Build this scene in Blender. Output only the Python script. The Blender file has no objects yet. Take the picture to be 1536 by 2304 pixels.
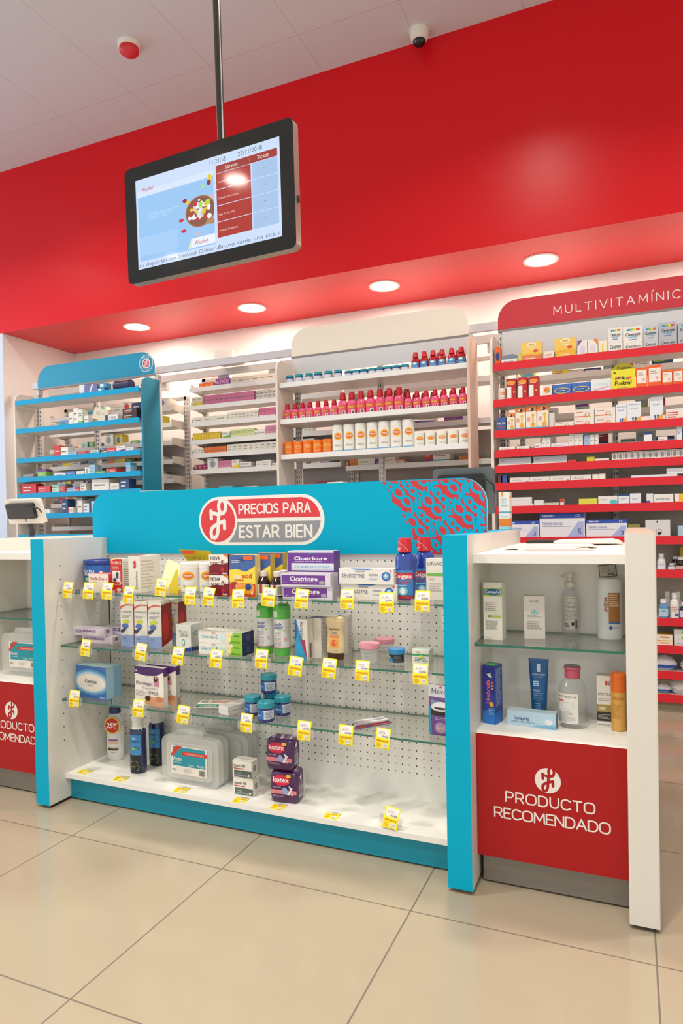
import bpy, math, random
from mathutils import Vector, Matrix
random.seed(7)
SC = bpy.context.scene
COL = SC.collection
PI = math.pi

# ---------------------------------------------------------------- camera
YAW, PITCH, ROLL = 0.4077, -0.0127, -0.0184
_f = Vector((-math.sin(YAW)*math.cos(PITCH), math.cos(YAW)*math.cos(PITCH), math.sin(PITCH)))
_r = Vector((math.cos(YAW), math.sin(YAW), 0)); _u = _r.cross(_f)
_r2 = _r*math.cos(ROLL)+_u*math.sin(ROLL); _u2 = -_r*math.sin(ROLL)+_u*math.cos(ROLL)
cd = bpy.data.cameras.new('camera'); cam = bpy.data.objects.new('camera', cd); COL.objects.link(cam)
cd.sensor_fit = 'HORIZONTAL'; cd.sensor_width = 36; cd.lens = 1508.05/1536*36; cd.shift_y = 40.77/1536
cd.clip_start = .02
_m = Matrix((_r2, _u2, -_f)).transposed().to_4x4(); _m.translation = (1.7567, -1.7093, 1.0506)
cam.matrix_world = _m
SC.camera = cam

# ---------------------------------------------------------------- view, world, lights
SC.view_settings.view_transform = 'Standard'; SC.view_settings.look = 'None'
SC.view_settings.gamma = 1; SC.view_settings.use_curve_mapping = False
SC.view_settings.exposure = 0.0
SC.cycles.max_bounces = 8; SC.cycles.transparent_max_bounces = 24
SC.cycles.caustics_reflective = False; SC.cycles.caustics_refractive = False
SC.cycles.sample_clamp_indirect = 4
W = bpy.data.worlds.new('world'); SC.world = W; W.use_nodes = True
W.node_tree.nodes['Background'].inputs[0].default_value = (.95, .98, 1.0, 1)
W.node_tree.nodes['Background'].inputs[1].default_value = 1.0
def area(name, loc, rot, size, power, color, sizey=None, shape=None, spread=None):
    l = bpy.data.lights.new(name, 'AREA'); l.energy = power; l.color = color; l.size = size
    l.shape = shape or ('RECTANGLE' if sizey else 'DISK')
    if sizey: l.size_y = sizey
    if spread: l.spread = spread
    o = bpy.data.objects.new(name, l); COL.objects.link(o); o.location = loc; o.rotation_euler = rot
    return o
CEIL = 4.05; SOF = 2.70; FY = 2.40
WARM = (1, .92, .82)
LAMPS = [(1.15, .76), (-1.80, -2.85), (-3.64, -4.04), (-1.95, .98), (1.2, -2.4), (2.9, .76), (2.9, -2.4), (-3.6, .9), (-.2, -.9), (-3.3, -1.2), (1.3, -1.15)]  # first four assumed from reflections and glow, others added, last brightens the cabinet interiors
for i, (x, y) in enumerate(LAMPS):
    area('assumed_ceiling_lamp_light', (x, y, CEIL-.035), (0, 0, 0), .2, (24 if y > .5 else (32 if y > -1.2 else 18)), WARM, spread=2.35)
SOFX = (-1.989, -.886, .187, 1.248, 2.32)  # last one is assumed, continuing the row out of view without a fitting
for x in SOFX:
    area('soffit_lamp_light', (x, 2.76, SOF-.012), (0, 0, 0), .18, 11, (1, .87, .74))
# bluish area light added at left for assumed daylight; no shop front is modelled
area('assumed_daylight', (-6.8, -.6, 2.1), (PI/2, 0, -PI/2-.15), 4.0, 80, (.55, .70, 1), sizey=3.2)

# ---------------------------------------------------------------- materials
def lin(h):
    if isinstance(h, str):
        h = h.lstrip('#'); h = ''.join(q*2 for q in h) if len(h) == 3 else h; c = [int(h[i:i+2], 16)/255 for i in (0, 2, 4)]
    else: c = h
    return tuple((x/12.92 if x <= .04045 else ((x+.055)/1.055)**2.4) for x in c)+(1,)
_mc = {}
def M(h, rough=.45, metal=0, coat=0, emit=0, var=0, spec=.5):
    k = (h, rough, metal, coat, emit, var, spec)
    if k in _mc: return _mc[k]
    m = bpy.data.materials.new('paint_'+str(h).strip('#')); m.use_nodes = True
    nt = m.node_tree; b = nt.nodes['Principled BSDF']
    b.inputs['Base Color'].default_value = lin(h); b.inputs['Roughness'].default_value = rough
    b.inputs['Metallic'].default_value = metal; b.inputs['Specular IOR Level'].default_value = spec; b.inputs['Coat Weight'].default_value = coat
    if emit:
        b.inputs['Base Color'].default_value = (0, 0, 0, 1)
        b.inputs['Emission Color'].default_value = lin(h); b.inputs['Emission Strength'].default_value = emit
    if var:
        tc = nt.nodes.new('ShaderNodeTexCoord'); n = nt.nodes.new('ShaderNodeTexNoise'); n.inputs['Scale'].default_value = 3
        n.inputs['Detail'].default_value = 4
        nt.links.new(tc.outputs['Object'], n.inputs['Vector'])
        mr = nt.nodes.new('ShaderNodeMapRange'); mr.inputs['To Min'].default_value = rough-var; mr.inputs['To Max'].default_value = rough+var
        nt.links.new(n.outputs['Fac'], mr.inputs['Value']); nt.links.new(mr.outputs['Result'], b.inputs['Roughness'])
    _mc[k] = m; return m
def clear_mat(name, tint, gloss_rough, body=0.0, bodycol='#ffffff'):
    m = bpy.data.materials.new(name); m.use_nodes = True; nt = m.node_tree; nt.nodes.clear()
    out = nt.nodes.new('ShaderNodeOutputMaterial'); tr = nt.nodes.new('ShaderNodeBsdfTransparent'); tr.inputs[0].default_value = tint+(1,)
    gl = nt.nodes.new('ShaderNodeBsdfGlossy'); gl.inputs['Roughness'].default_value = gloss_rough
    lw = nt.nodes.new('ShaderNodeLayerWeight'); pw = nt.nodes.new('ShaderNodeMath'); pw.operation = 'POWER'; pw.inputs[1].default_value = 4
    fr = nt.nodes.new('ShaderNodeMath'); fr.operation = 'MULTIPLY_ADD'; fr.inputs[1].default_value = .8; fr.inputs[2].default_value = .045
    nt.links.new(lw.outputs['Facing'], pw.inputs[0]); nt.links.new(pw.outputs[0], fr.inputs[0])
    mx = nt.nodes.new('ShaderNodeMixShader'); nt.links.new(fr.outputs[0], mx.inputs[0]); nt.links.new(gl.outputs[0], mx.inputs[2])
    if body:
        df = nt.nodes.new('ShaderNodeBsdfDiffuse'); df.inputs[0].default_value = lin(bodycol)
        m2 = nt.nodes.new('ShaderNodeMixShader'); m2.inputs[0].default_value = body
        nt.links.new(tr.outputs[0], m2.inputs[1]); nt.links.new(df.outputs[0], m2.inputs[2]); nt.links.new(m2.outputs[0], mx.inputs[1])
    else: nt.links.new(tr.outputs[0], mx.inputs[1])
    nt.links.new(mx.outputs[0], out.inputs[0]); return m
GLASS = clear_mat('shelf_glass', (.965, .985, .975), .02)
CLEAR = clear_mat('clear_plastic', (.95, .95, .95), .1, .10)
MILKY = clear_mat('milky_plastic', (.96, .965, .955), .25, .36, '#f4f4ee')
LIQUID = clear_mat('clear_liquid', (.96, .965, .96), .05, .08, '#dfe3df')
BLUELIQ = clear_mat('blue_liquid', (.25, .4, .85), .08, .55, '#2048b0')
EDGE = M('#2f6f5c', .2)
WHITE = M('#eeebe4', .38, var=.06)
POSTW = M('#e0dcd2', .38, var=.06)
WHITE2 = M('#e9e7e3', .35)
CYAN = M('#00a9cb', .4, spec=.15)
CYANL = M('#109fd0', .4, spec=.25)
REDL = M('#da2c36', .4, spec=.25)
REDP = M('#ab1c1e', .38, spec=.25)
GREY = M('#8f8a82', .35, metal=.5)
STEEL = M('#cfcbc6', .4)
BLACK = M('#141414', .35)
DARK = M('#2a2826', .5)

def grid_mat(name, base, line, px, py, ox, oy, w, rough, axes=(0, 1), noise=0.0, lrough=.6, dots=False, spec=.5):
    m = bpy.data.materials.new(name); m.use_nodes = True; nt = m.node_tree; b = nt.nodes['Principled BSDF']; L = nt.links.new
    tc = nt.nodes.new('ShaderNodeTexCoord'); sp = nt.nodes.new('ShaderNodeSeparateXYZ'); L(tc.outputs['Object'], sp.inputs[0])
    def mth(op, a, c, d=None):
        n = nt.nodes.new('ShaderNodeMath'); n.operation = op
        for i, x in enumerate((a, c, d)):
            if x is None: continue
            if isinstance(x, (int, float)): n.inputs[i].default_value = x
            else: L(x, n.inputs[i])
        return n.outputs[0]
    def dist(ax, p, o):   # distance to the nearest line of a family
        a = mth('DIVIDE', mth('SUBTRACT', sp.outputs[ax], o), p)
        f = mth('SUBTRACT', mth('FRACT', mth('ADD', a, .5), 0), .5)
        return mth('MULTIPLY', mth('ABSOLUTE', f, 0), p)
    dx = dist(axes[0], px, ox); dy = dist(axes[1], py, oy)
    if dots:
        r = mth('SQRT', mth('ADD', mth('MULTIPLY', dx, dx), mth('MULTIPLY', dy, dy)), 0)
        msk = mth('LESS_THAN', r, w)
        for ax, lo, hi in dots:
            msk = mth('MULTIPLY', msk, mth('GREATER_THAN', sp.outputs[ax], lo)); msk = mth('MULTIPLY', msk, mth('LESS_THAN', sp.outputs[ax], hi))
    else:
        msk = mth('LESS_THAN', mth('MINIMUM', dx, dy), w)
    mix = nt.nodes.new('ShaderNodeMix'); mix.data_type = 'RGBA'; mix.inputs[6].default_value = lin(base); mix.inputs[7].default_value = lin(line)
    L(msk, mix.inputs[0])
    if noise:
        n = nt.nodes.new('ShaderNodeTexNoise'); n.inputs['Scale'].default_value = 1.6; n.inputs['Detail'].default_value = 5; L(tc.outputs['Object'], n.inputs['Vector'])
        cr = nt.nodes.new('ShaderNodeMapRange'); cr.inputs['To Min'].default_value = 1-noise; cr.inputs['To Max'].default_value = 1+noise; L(n.outputs['Fac'], cr.inputs['Value'])
        mm = nt.nodes.new('ShaderNodeVectorMath'); mm.operation = 'SCALE'; mm.inputs[0].default_value = lin(base)[:3]; L(cr.outputs[0], mm.inputs['Scale']); L(mm.outputs[0], mix.inputs[6])
    L(mix.outputs[2], b.inputs['Base Color'])
    rr_ = mth('ADD', mth('MULTIPLY', msk, lrough-rough), rough); L(rr_, b.inputs['Roughness'])
    b.inputs['Specular IOR Level'].default_value = spec
    return m

# ---------------------------------------------------------------- mesh builder
class MB:
    def __init__(s): s.v = []; s.f = []; s.m = []; s.mats = []; s.sm = []
    def mi(s, mat):
        if isinstance(mat, str): mat = M(mat)
        if mat not in s.mats: s.mats.append(mat)
        return s.mats.index(mat)
    def add(s, vs, fs, mat, smooth=False):
        n = len(s.v); s.v += [tuple(v) for v in vs]; k = s.mi(mat)
        for f in fs: s.f.append([n+i for i in f]); s.m.append(k); s.sm.append(smooth)
    def box(s, x0, y0, z0, x1, y1, z1, mat, **kw):   # kw: f,b,l,r,t,d face materials
        v = [(x, y, z) for z in (z0, z1) for y in (y0, y1) for x in (x0, x1)]
        F = dict(f=(0, 1, 5, 4), b=(3, 2, 6, 7), l=(2, 0, 4, 6), r=(1, 3, 7, 5), t=(4, 5, 7, 6), d=(2, 3, 1, 0))
        for k, f in F.items(): s.add([v[i] for i in f], [(0, 1, 2, 3)], kw.get(k, mat))
        return s
    def extr(s, poly, plane, a, b, mat, side=None, back=None, smooth=False):
        # poly CCW in (x,z) for plane 'y' (front at a<b), (x,y) for 'z', (y,z) for 'x'
        P = {'y': lambda p, t: (p[0], t, p[1]), 'z': lambda p, t: (p[0], p[1], t), 'x': lambda p, t: (t, p[0], p[1])}[plane]
        n = len(poly); s.add([P(p, a) for p in poly], [tuple(range(n))], mat if plane == 'y' else (back or mat))
        s.add([P(p, b) for p in poly], [tuple(reversed(range(n)))], (back or mat) if plane == 'y' else mat)
        vs = [P(p, a) for p in poly]+[P(p, b) for p in poly]
        s.add(vs, [(i, i+n, (i+1) % n+n, (i+1) % n) for i in range(n)], side or mat, smooth)
        return s
    def lathe(s, prof, mat, segs=24, sy=1, cx=0, cy=0, caps=True):
        # prof list of (r,z) or (r,z,mat for the band above)
        vs = []; n = segs
        for p in prof:
            for i in range(n):
                a = 2*PI*i/n; vs.append((cx+p[0]*math.cos(a), cy+p[0]*sy*math.sin(a), p[1]))
        for j in range(len(prof)-1):
            mt = prof[j][2] if len(prof[j]) > 2 else mat
            q = [v for v in vs[j*n:(j+2)*n]]
            s.add(q, [(i, (i+1) % n, (i+1) % n+n, i+n) for i in range(n)], mt, True)
        if caps:
            s.add(vs[:n], [tuple(reversed(range(n)))], prof[0][2] if len(prof[0]) > 2 else mat)
            s.add(vs[-n:], [tuple(range(n))], prof[-2][2] if len(prof[-2]) > 2 else mat)
        return s
    def tube(s, pts, r, mat, segs=8):
        pts = [Vector(p) for p in pts]; rings = []
        for i, p in enumerate(pts):
            d = (pts[min(i+1, len(pts)-1)]-pts[max(i-1, 0)]).normalized()
            a = d.cross(Vector((0, 0, 1))) if abs(d.z) < .9 else d.cross(Vector((1, 0, 0)))
            a.normalize(); b = d.cross(a)
            rings.append([p+a*r*math.cos(2*PI*k/segs)+b*r*math.sin(2*PI*k/segs) for k in range(segs)])
        vs = [v for q in rings for v in q]; fs = []
        for j in range(len(pts)-1):
            fs += [(j*segs+k, j*segs+(k+1) % segs, (j+1)*segs+(k+1) % segs, (j+1)*segs+k) for k in range(segs)]
        fs += [tuple(range(segs)), tuple(reversed(range(len(vs)-segs, len(vs))))]
        s.add(vs, fs, mat, True); return s
    def mesh(s, name):
        me = bpy.data.meshes.new(name); me.from_pydata(s.v, [], s.f)
        for mt in s.mats: me.materials.append(mt)
        me.polygons.foreach_set('material_index', s.m); me.polygons.foreach_set('use_smooth', s.sm)
        me.validate(); return me
    def build(s, name, parent=None, loc=None, rz=0):
        o = bpy.data.objects.new(name, s.mesh(name)); COL.objects.link(o)
        if parent is not None: o.parent = parent
        if loc is not None: o.location = loc
        if rz: o.rotation_euler = (0, 0, math.radians(rz))
        return o
def tag(o, label, cat, group=None):
    o['label'] = label; o['category'] = cat
    if group: o['group'] = group
    return o
def thing(name, label, cat, loc=(0, 0, 0), rz=0, group=None):
    o = bpy.data.objects.new(name, None); COL.objects.link(o); o.location = loc; o.rotation_euler = (0, 0, math.radians(rz))
    o.empty_display_size = .05
    return tag(o, label, cat, group)
def struct(mb, name):
    o = mb.build(name); o['kind'] = 'structure'; return o
def dup(root, loc, rz=0, label=None, group=None):
    r = root.copy(); COL.objects.link(r); r.location = loc; r.rotation_euler = (0, 0, math.radians(rz))
    if label: r['label'] = label
    if group: r['group'] = group
    for ch in list(root.children):
        c = ch.copy(); COL.objects.link(c); c.parent = r
        for g in list(ch.children):
            d = g.copy(); COL.objects.link(d); d.parent = c
    return r
def rr(x0, z0, x1, z1, tl=0, tr=0, br=0, bl=0, n=8):
    out = []
    for cx, cz, r, a0 in ((x0, z0, bl, PI), (x1, z0, br, 1.5*PI), (x1, z1, tr, 0), (x0, z1, tl, .5*PI)):
        sx = 1 if cx == x0 else -1; sz = 1 if cz == z0 else -1
        if r <= 0: out.append((cx, cz)); continue
        for i in range(n+1):
            a = a0+.5*PI*i/n; out.append((cx+sx*r+r*math.cos(a), cz+sz*r+r*math.sin(a)))
    return out

# ---------------------------------------------------------------- printed artwork on faces
_tc = {}
def text2d(s, bold=0, shear=0):
    k = (s, bold, shear)
    if k not in _tc:
        c = bpy.data.curves.new('glyphs', 'FONT'); c.body = s; c.resolution_u = 2; c.offset = bold; c.shear = shear
        o = bpy.data.objects.new('glyphs', c); m = o.to_mesh()
        vs = [(v.co.x, v.co.y) for v in m.vertices]; fs = [tuple(p.vertices) for p in m.polygons]
        o.to_mesh_clear(); bpy.data.objects.remove(o); bpy.data.curves.remove(c)
        if vs:
            x0 = min(v[0] for v in vs); vs = [((x-x0)/.72, y/.72) for x, y in vs]
        _tc[k] = (vs, fs, max([v[0] for v in vs], default=0))
    return _tc[k]
def LIFT(l): return .00035+.0002*l
def flat_face(o, ux, uz, n, w, h):
    o, ux, uz, n = map(Vector, (o, ux, uz, n))
    def S(u, v, l): return o+ux*(u*w)+uz*(v*h)+n*LIFT(l)
    S.w = w; S.h = h; S.curved = False; return S
def cyl_face(r, z0, z1, arc=1.2, cx=0, cy=0, rot=0, sy=1):
    def S(u, v, l):
        a = (u-.5)*2*arc+rot; z = z0+v*(z1-z0); R = (r(z) if callable(r) else r)+LIFT(l)+.0003
        return Vector((cx+R*math.sin(a), cy-R*sy*math.cos(a), z))
    R0 = r((z0+z1)/2) if callable(r) else r
    S.w = 2*arc*R0; S.h = z1-z0; S.curved = True; return S
def art(mb, S, items):
    for l, it in enumerate(items):
        k = it[0]
        if k == 'r':
            _, u0, v0, u1, v1, c = it; n = 8 if S.curved else 1
            vs = [S(u0+(u1-u0)*i/n, v, l) for i in range(n+1) for v in (v0, v1)]
            mb.add(vs, [(2*i, 2*i+2, 2*i+3, 2*i+1) for i in range(n)], c)
        elif k == 'e':
            _, cu, cv, ru, rv, c = it; n = 10
            vs = []
            for i in range(n+1):
                a = PI*i/n; x = -math.cos(a); y = math.sin(a); q = (lambda t: min(1, max(0, t))); vs += [S(q(cu+ru*x), q(cv-rv*y), l), S(q(cu+ru*x), q(cv+rv*y), l)]
            mb.add(vs, [(2*i, 2*i+2, 2*i+3, 2*i+1) for i in range(n)], c)
        elif k == 'p':
            _, pts, c = it; mb.add([S(u, v, l) for u, v in pts], [tuple(range(len(pts)))], c)
        elif k == 't':   # text, u, v(baseline), cap height fraction, colour, align, opts
            _, s, u, v, hh, c, al = it[:7]; o = it[7] if len(it) > 7 else {}
            vs, fs, tw = text2d(s, o.get('b', 0), o.get('sh', 0)); H = hh*(S.w if o.get('rot') else S.h); sx = H
            if 'w' in o and tw: sx = o['w']*S.w/tw
            off = {'l': 0, 'c': -tw/2, 'r': -tw}[al]
            if o.get('rot'):
                q = [S(u-(y*H)/S.w, v+((x+off)*sx)/S.h, l) for x, y in vs]
            elif o.get('mir'):
                q = [S(u-((x+off)*sx)/S.w, v-(y*H)/S.h, l) for x, y in vs]
            else:
                sl = o.get('sl', 0)
                q = [S(u+((x+off)*sx)/S.w, v+(y*H+sl*(x+off)*sx)/S.h, l) for x, y in vs]
            mb.add(q, fs, c)
        elif k == 'l':   # block of small print: rows of dashes
            _, u0, v0, u1, v1, n, c = it; rg = random.Random(int(u0*97+v0*991+n))
            for i in range(n):
                y = v1-(v1-v0)*(i+.5)/n; hh = (v1-v0)/n*.2; x = u0; end = u0+(u1-u0)*rg.uniform(.65, 1)
                while x < end-.01:
                    x2 = min(end, x+(u1-u0)*rg.uniform(.12, .3)); mb.add([S(x, y-hh, l), S(x2, y-hh, l), S(x2, y+hh, l), S(x, y+hh, l)], [(0, 1, 2, 3)], c); x = x2+(u1-u0)*.03
        elif k == 'bar':
            _, u0, v0, u1, v1, c = it; rg = random.Random(int(u0*999)); x = u0
            while x < u1:
                w = (u1-u0)*rg.choice((.02, .04, .06)); mb.add([S(x, v0, l), S(min(x+w, u1), v0, l), S(min(x+w, u1), v1, l), S(x, v1, l)], [(0, 1, 2, 3)], c); x += w+(u1-u0)*rg.choice((.03, .05))
        elif k == 's':   # stroke: points (fractions), width in metres
            _, pts, wd, c = it; stroke(mb, S, pts, wd, c, l)
_sk = [0]
def stroke(mb, S, pts, wd, c, l0, clip=None):
    P = [(u*S.w, v*S.h) for u, v in pts]; h = wd/2
    for i in range(len(P)-1):
        (x0, y0), (x1, y1) = P[i], P[i+1]; d = math.hypot(x1-x0, y1-y0)
        if d < 1e-7: continue
        if clip and not (clip(x0, y0) and clip(x1, y1)): continue
        _sk[0] = (_sk[0]+1) % 61; l = l0+_sk[0]*.012
        nx, ny = -(y1-y0)/d*h, (x1-x0)/d*h
        mb.add([S((x0-nx)/S.w, (y0-ny)/S.h, l), S((x1-nx)/S.w, (y1-ny)/S.h, l), S((x1+nx)/S.w, (y1+ny)/S.h, l), S((x0+nx)/S.w, (y0+ny)/S.h, l)], [(0, 1, 2, 3)], c)
    for i, (x, y) in enumerate(P):
        if clip and not clip(x, y): continue
        _sk[0] = (_sk[0]+1) % 61; l = l0+_sk[0]*.012
        mb.add([S((x+h*math.cos(2*PI*k/10))/S.w, (y+h*math.sin(2*PI*k/10))/S.h, l) for k in range(10)], [tuple(range(10))], c)
def ribbon(mb, S, pts, wd, c, l, clip):
    runs, cur = [], []
    for p in pts:
        if clip(*p): cur.append(p)
        elif cur: runs.append(cur); cur = []
    if cur: runs.append(cur)
    h = wd/2
    for R in runs:
        if len(R) < 2: continue
        closed = len(R) > 6 and math.hypot(R[0][0]-R[-1][0], R[0][1]-R[-1][1]) < 1e-6; vs = []
        for i, (x, y) in enumerate(R):
            a = R[i-1] if i else (R[-2] if closed else R[0]); b = R[i+1] if i < len(R)-1 else (R[1] if closed else R[-1])
            dx, dy = b[0]-a[0], b[1]-a[1]; d = math.hypot(dx, dy) or 1
            vs += [S((x-dy/d*h)/S.w, (y+dx/d*h)/S.h, l), S((x+dy/d*h)/S.w, (y-dx/d*h)/S.h, l)]
        mb.add(vs, [(2*i+1, 2*i+3, 2*i+2, 2*i) for i in range(len(R)-1)], c)
_rb = [0]
def arc(cx, cy, rx, ry, a0, a1, n=10):
    return [(cx+rx*math.cos(math.radians(a0+(a1-a0)*i/n)), cy+ry*math.sin(math.radians(a0+(a1-a0)*i/n))) for i in range(n+1)]
# thin rounded sign lettering, cap height 1
SG = {
 'P': (.72, [[(0, 0), (0, 1), (.42, 1)]+arc(.42, .72, .28, .28, 90, -90)+[(0, .44)]]),
 'R': (.74, [[(0, 0), (0, 1), (.42, 1)]+arc(.42, .72, .28, .28, 90, -90)+[(0, .44)], [(.4, .44), (.72, 0)]]),
 'O': (.92, [arc(.35, .65, .35, .35, 180, 90, 6)+arc(.57, .65, .35, .35, 90, 0, 6)+arc(.57, .35, .35, .35, 0, -90, 6)+arc(.35, .35, .35, .35, -90, -180, 6)+[(0, .65)]]),
 'D': (.82, [[(0, 0), (0, 1), (.4, 1)]+arc(.4, .58, .42, .42, 90, 0, 7)+arc(.4, .42, .42, .42, 0, -90, 7)+[(0, 0)]]),
 'U': (.78, [[(0, 1), (0, .38)]+arc(.39, .39, .39, .39, 180, 360, 12)+[(.78, 1)]]),
 'C': (.82, [[(.82, .86)]+arc(.42, .6, .42, .4, 55, 180, 8)+arc(.42, .4, .42, .4, 180, 305, 8)+[(.82, .14)]]),
 'T': (.76, [[(0, 1), (.76, 1)], [(.38, 1), (.38, 0)]]),
 'E': (.62, [[(.62, 1), (0, 1), (0, 0), (.62, 0)], [(0, .52), (.56, .52)]]),
 'M': (.95, [[(0, 0), (.04, 1), (.475, .25), (.91, 1), (.95, 0)]]),
 'N': (.78, [[(0, 0), (0, 1), (.78, 0), (.78, 1)]]),
 'A': (.86, [[(0, 0), (.43, 1), (.86, 0)], [(.15, .34), (.71, .34)]]),
 'S': (.66, [[(.62, .86)]+arc(.34, .76, .28, .24, 50, 200, 8)+[(.2, .55), (.5, .44)]+arc(.36, .25, .3, .25, 30, -130, 8)+[(.03, .14)]]),
 'I': (.0, [[(0, 0), (0, 1)]]),
 'Í': (.0, [[(0, 0), (0, 1)], [(0, 1.18), (.16, 1.36)]]),
 'B': (.68, [[(0, 0), (0, 1), (.4, 1)]+arc(.4, .76, .22, .24, 90, -90, 7)+[(0, .52), (.42, .52)]+arc(.42, .26, .26, .26, 90, -90, 7)+[(0, 0)]]),
 'L': (.58, [[(0, 1), (0, 0), (.58, 0)]]),
 'V': (.84, [[(0, 1), (.42, 0), (.84, 1)]]),
 ' ': (.3, []),
}
def sign(mb, S, s, x, z, H, wd, c, l, sx=1, gap=.28, center=True, umax=None):   # metres on the face
    tot = sum(SG[ch][0] for ch in s)+gap*(len(s)-1)
    cur = x-(tot*H*sx/2 if center else 0)
    for ch in s:
        w, ps = SG[ch]
        if umax is None or cur+w*H*sx < umax:
            for p in ps: stroke(mb, S, [((cur+a*H*sx)/S.w, (z+b*H)/S.h) for a, b in p], wd, c, l)
        cur += (w+gap)*H*sx
LOGO = [arc(.64, .80, .105, .16, 250, 610, 18), [(.56, .70), (.53, .55), (.51, .38), (.50, .22), (.47, .12), (.40, .06), (.32, .08), (.29, .18), (.31, .28), (.40, .35), (.52, .40), (.70, .46), (.70, .28)],
        [(.66, .645), (.50, .62), (.33, .66), (.30, .70), (.31, .52)]]
def logo(mb, S, cx, cz, R, wd, c, l):   # metres; script emblem inside a circle of radius R
    for p in LOGO: stroke(mb, S, [((cx+(a-.5)*1.9*R)/S.w, (cz+(b-.46)*2.05*R)/S.h) for a, b in p], wd, c, l)
def FF(w, h, x0=None, y=0, z0=0):   # face looking to -Y
    return flat_face((-w/2 if x0 is None else x0, y, z0), (1, 0, 0), (0, 0, 1), (0, -1, 0), w, h)

# ================================================================ the room
FLOOR = grid_mat('polished_tile', '#aa9d86', '#71675a', .6, .6, 0, 0, .0022, .13, noise=.05, spec=.5)
CEILM = grid_mat('ceiling_panel', '#d4d8de', '#bab8b8', .65, 1.3, -1.39, 2.03, .002, .8, noise=.01)
RED = M('#da151e', .32, spec=.28)
WALLW = M('#e8e2dc', .6, var=.05)
struct(MB().box(-7, -6, -.1, 7, 3.4, 0, FLOOR), 'floor')
struct(MB().box(-7, -6, CEIL, 7, 3.4, CEIL+.1, CEILM), 'ceiling')
struct(MB().box(-7, FY, SOF, 7, 3.4, CEIL, RED), 'wall_fascia')
struct(MB().box(-7, 3.2, 0, 7, 3.3, SOF, WALLW), 'wall_back')
struct(MB().box(-3.35, FY, 0, -3.115, 3.2, SOF, WALLW, f=M('#d3dded', .6)), 'wall_left')  # front face of the white wall coloured bluish for the daylight on it
mb = MB(); mb.box(-7, FY+.03, 0, -3.35, FY+.1, SOF, M('#d3dded', .6)); struct(mb, 'wall_side')  # same daylight tint put into the wall colour
struct(MB().box(-7.0, -6, 0, -6.95, FY, .3, WALLW), 'baseboard_left')
LAMPE = M('#fff6e6', emit=14)
def lampfix(name, label, x, y, z, r, group, em=LAMPE):
    t = thing(name, label, 'ceiling light', (x, y, z), 0, group)
    MB().lathe([(r*1.16, -.006), (r*1.16, 0), (r*.98, 0), (r*.98, -.004), (r*1.0, -.006), (r*1.16, -.006)], M('#f1ece4', .4), 32, caps=False).build('trim_ring', t)
    MB().lathe([(0.001, -.003), (r*.97, -.003)], em, 32, caps=False).build('diffuser', t)
    return t
ordn = ['first', 'second', 'third', 'fourth', 'fifth', 'sixth', 'seventh', 'eighth', 'ninth', 'tenth', 'eleventh', 'twelfth', 'thirteenth', 'fourteenth', 'fifteenth', 'sixteenth', 'seventeenth', 'eighteenth', 'nineteenth', 'twentieth']
for i, x in enumerate(SOFX[:4]):
    lampfix('recessed_downlight', ('round recessed downlight in the red soffit, above the ' + ('turquoise shelf unit', 'white rear shelves', 'white centre shelf unit', 'red shelf unit')[i]), x, 2.76, SOF, .095, 'downlights in the red soffit')
LD = ['over the worktops near the red wall', 'behind the camera, on the left', 'far behind the camera by the left wall', 'above the far left counter', 'behind the camera on the right', 'beyond the right edge near the red wall', 'far right behind the camera', 'at the far left near the red wall', 'straight in front of the display counter', 'to the far left of the display counter', 'above the camera before the right cabinet']
for i, (x, y) in enumerate(LAMPS):
    lampfix('assumed_ceiling_lamp', 'round lamp in the white ceiling, %s' % LD[i], x, y, CEIL, .1, 'round lamps in the white ceiling', M('#fff1dd', emit=9))
# smoke detector
t = thing('smoke_detector', 'red round smoke detector with white base on the ceiling', 'smoke detector', (-1.08, 1.66, CEIL))
MB().lathe([(.06, -.025), (.068, -.02), (.07, 0)], M('#efe9dc', .4), 28).build('base_plate', t)
MB().lathe([(.012, -.078), (.02, -.074), (.045, -.062), (.058, -.05), (.06, -.03), (.057, -.028), (.06, -.025)], M('#d8323a', .35), 28).build('sensor_head', t)
# dome camera
t = thing('dome_camera', 'white dome security camera with dark lens under the ceiling by the red wall', 'security camera', (.6, 2.31, CEIL))
MB().lathe([(.04, -.062), (.053, -.05), (.058, -.03), (.06, 0)], M('#e9e2d2', .4), 28).build('housing', t)
MB().lathe([(.002, -.096), (.016, -.093), (.03, -.084), (.038, -.07), (.04, -.055)], M('#1a1614', .08), 28).build('dome_lens', t)

# ================================================================ counter display units
def side_panel(x0, x1, y0, y1, z1, front, edge=.004):
    mb = MB(); mb.box(x0, y0, .012, x1, y1, z1, POSTW, f=front, t=front if front is CYAN else M('#b9a898', .4))
    mb.box(x0+.008, y0+.02, 0, x1-.008, y1-.01, .012, DARK); return mb
def pin_holes(mb, X, sgn, ys, zs):
    for y in ys:
        for z in zs:
            n = 8; r = .0027; mb.add([(X+sgn*.0004, y+r*math.cos(2*PI*k/n), z+r*math.sin(2*PI*k/n)) for k in range(n)], [tuple(range(n))], DARK)
PEG = grid_mat('pegboard', '#f0ede6', '#2a2520', .0255, .0258, 1.156, .19, .0023, .4, axes=(0, 2), dots=((0, -.232, 1.262), (2, .18, .925)), lrough=.9)
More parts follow.
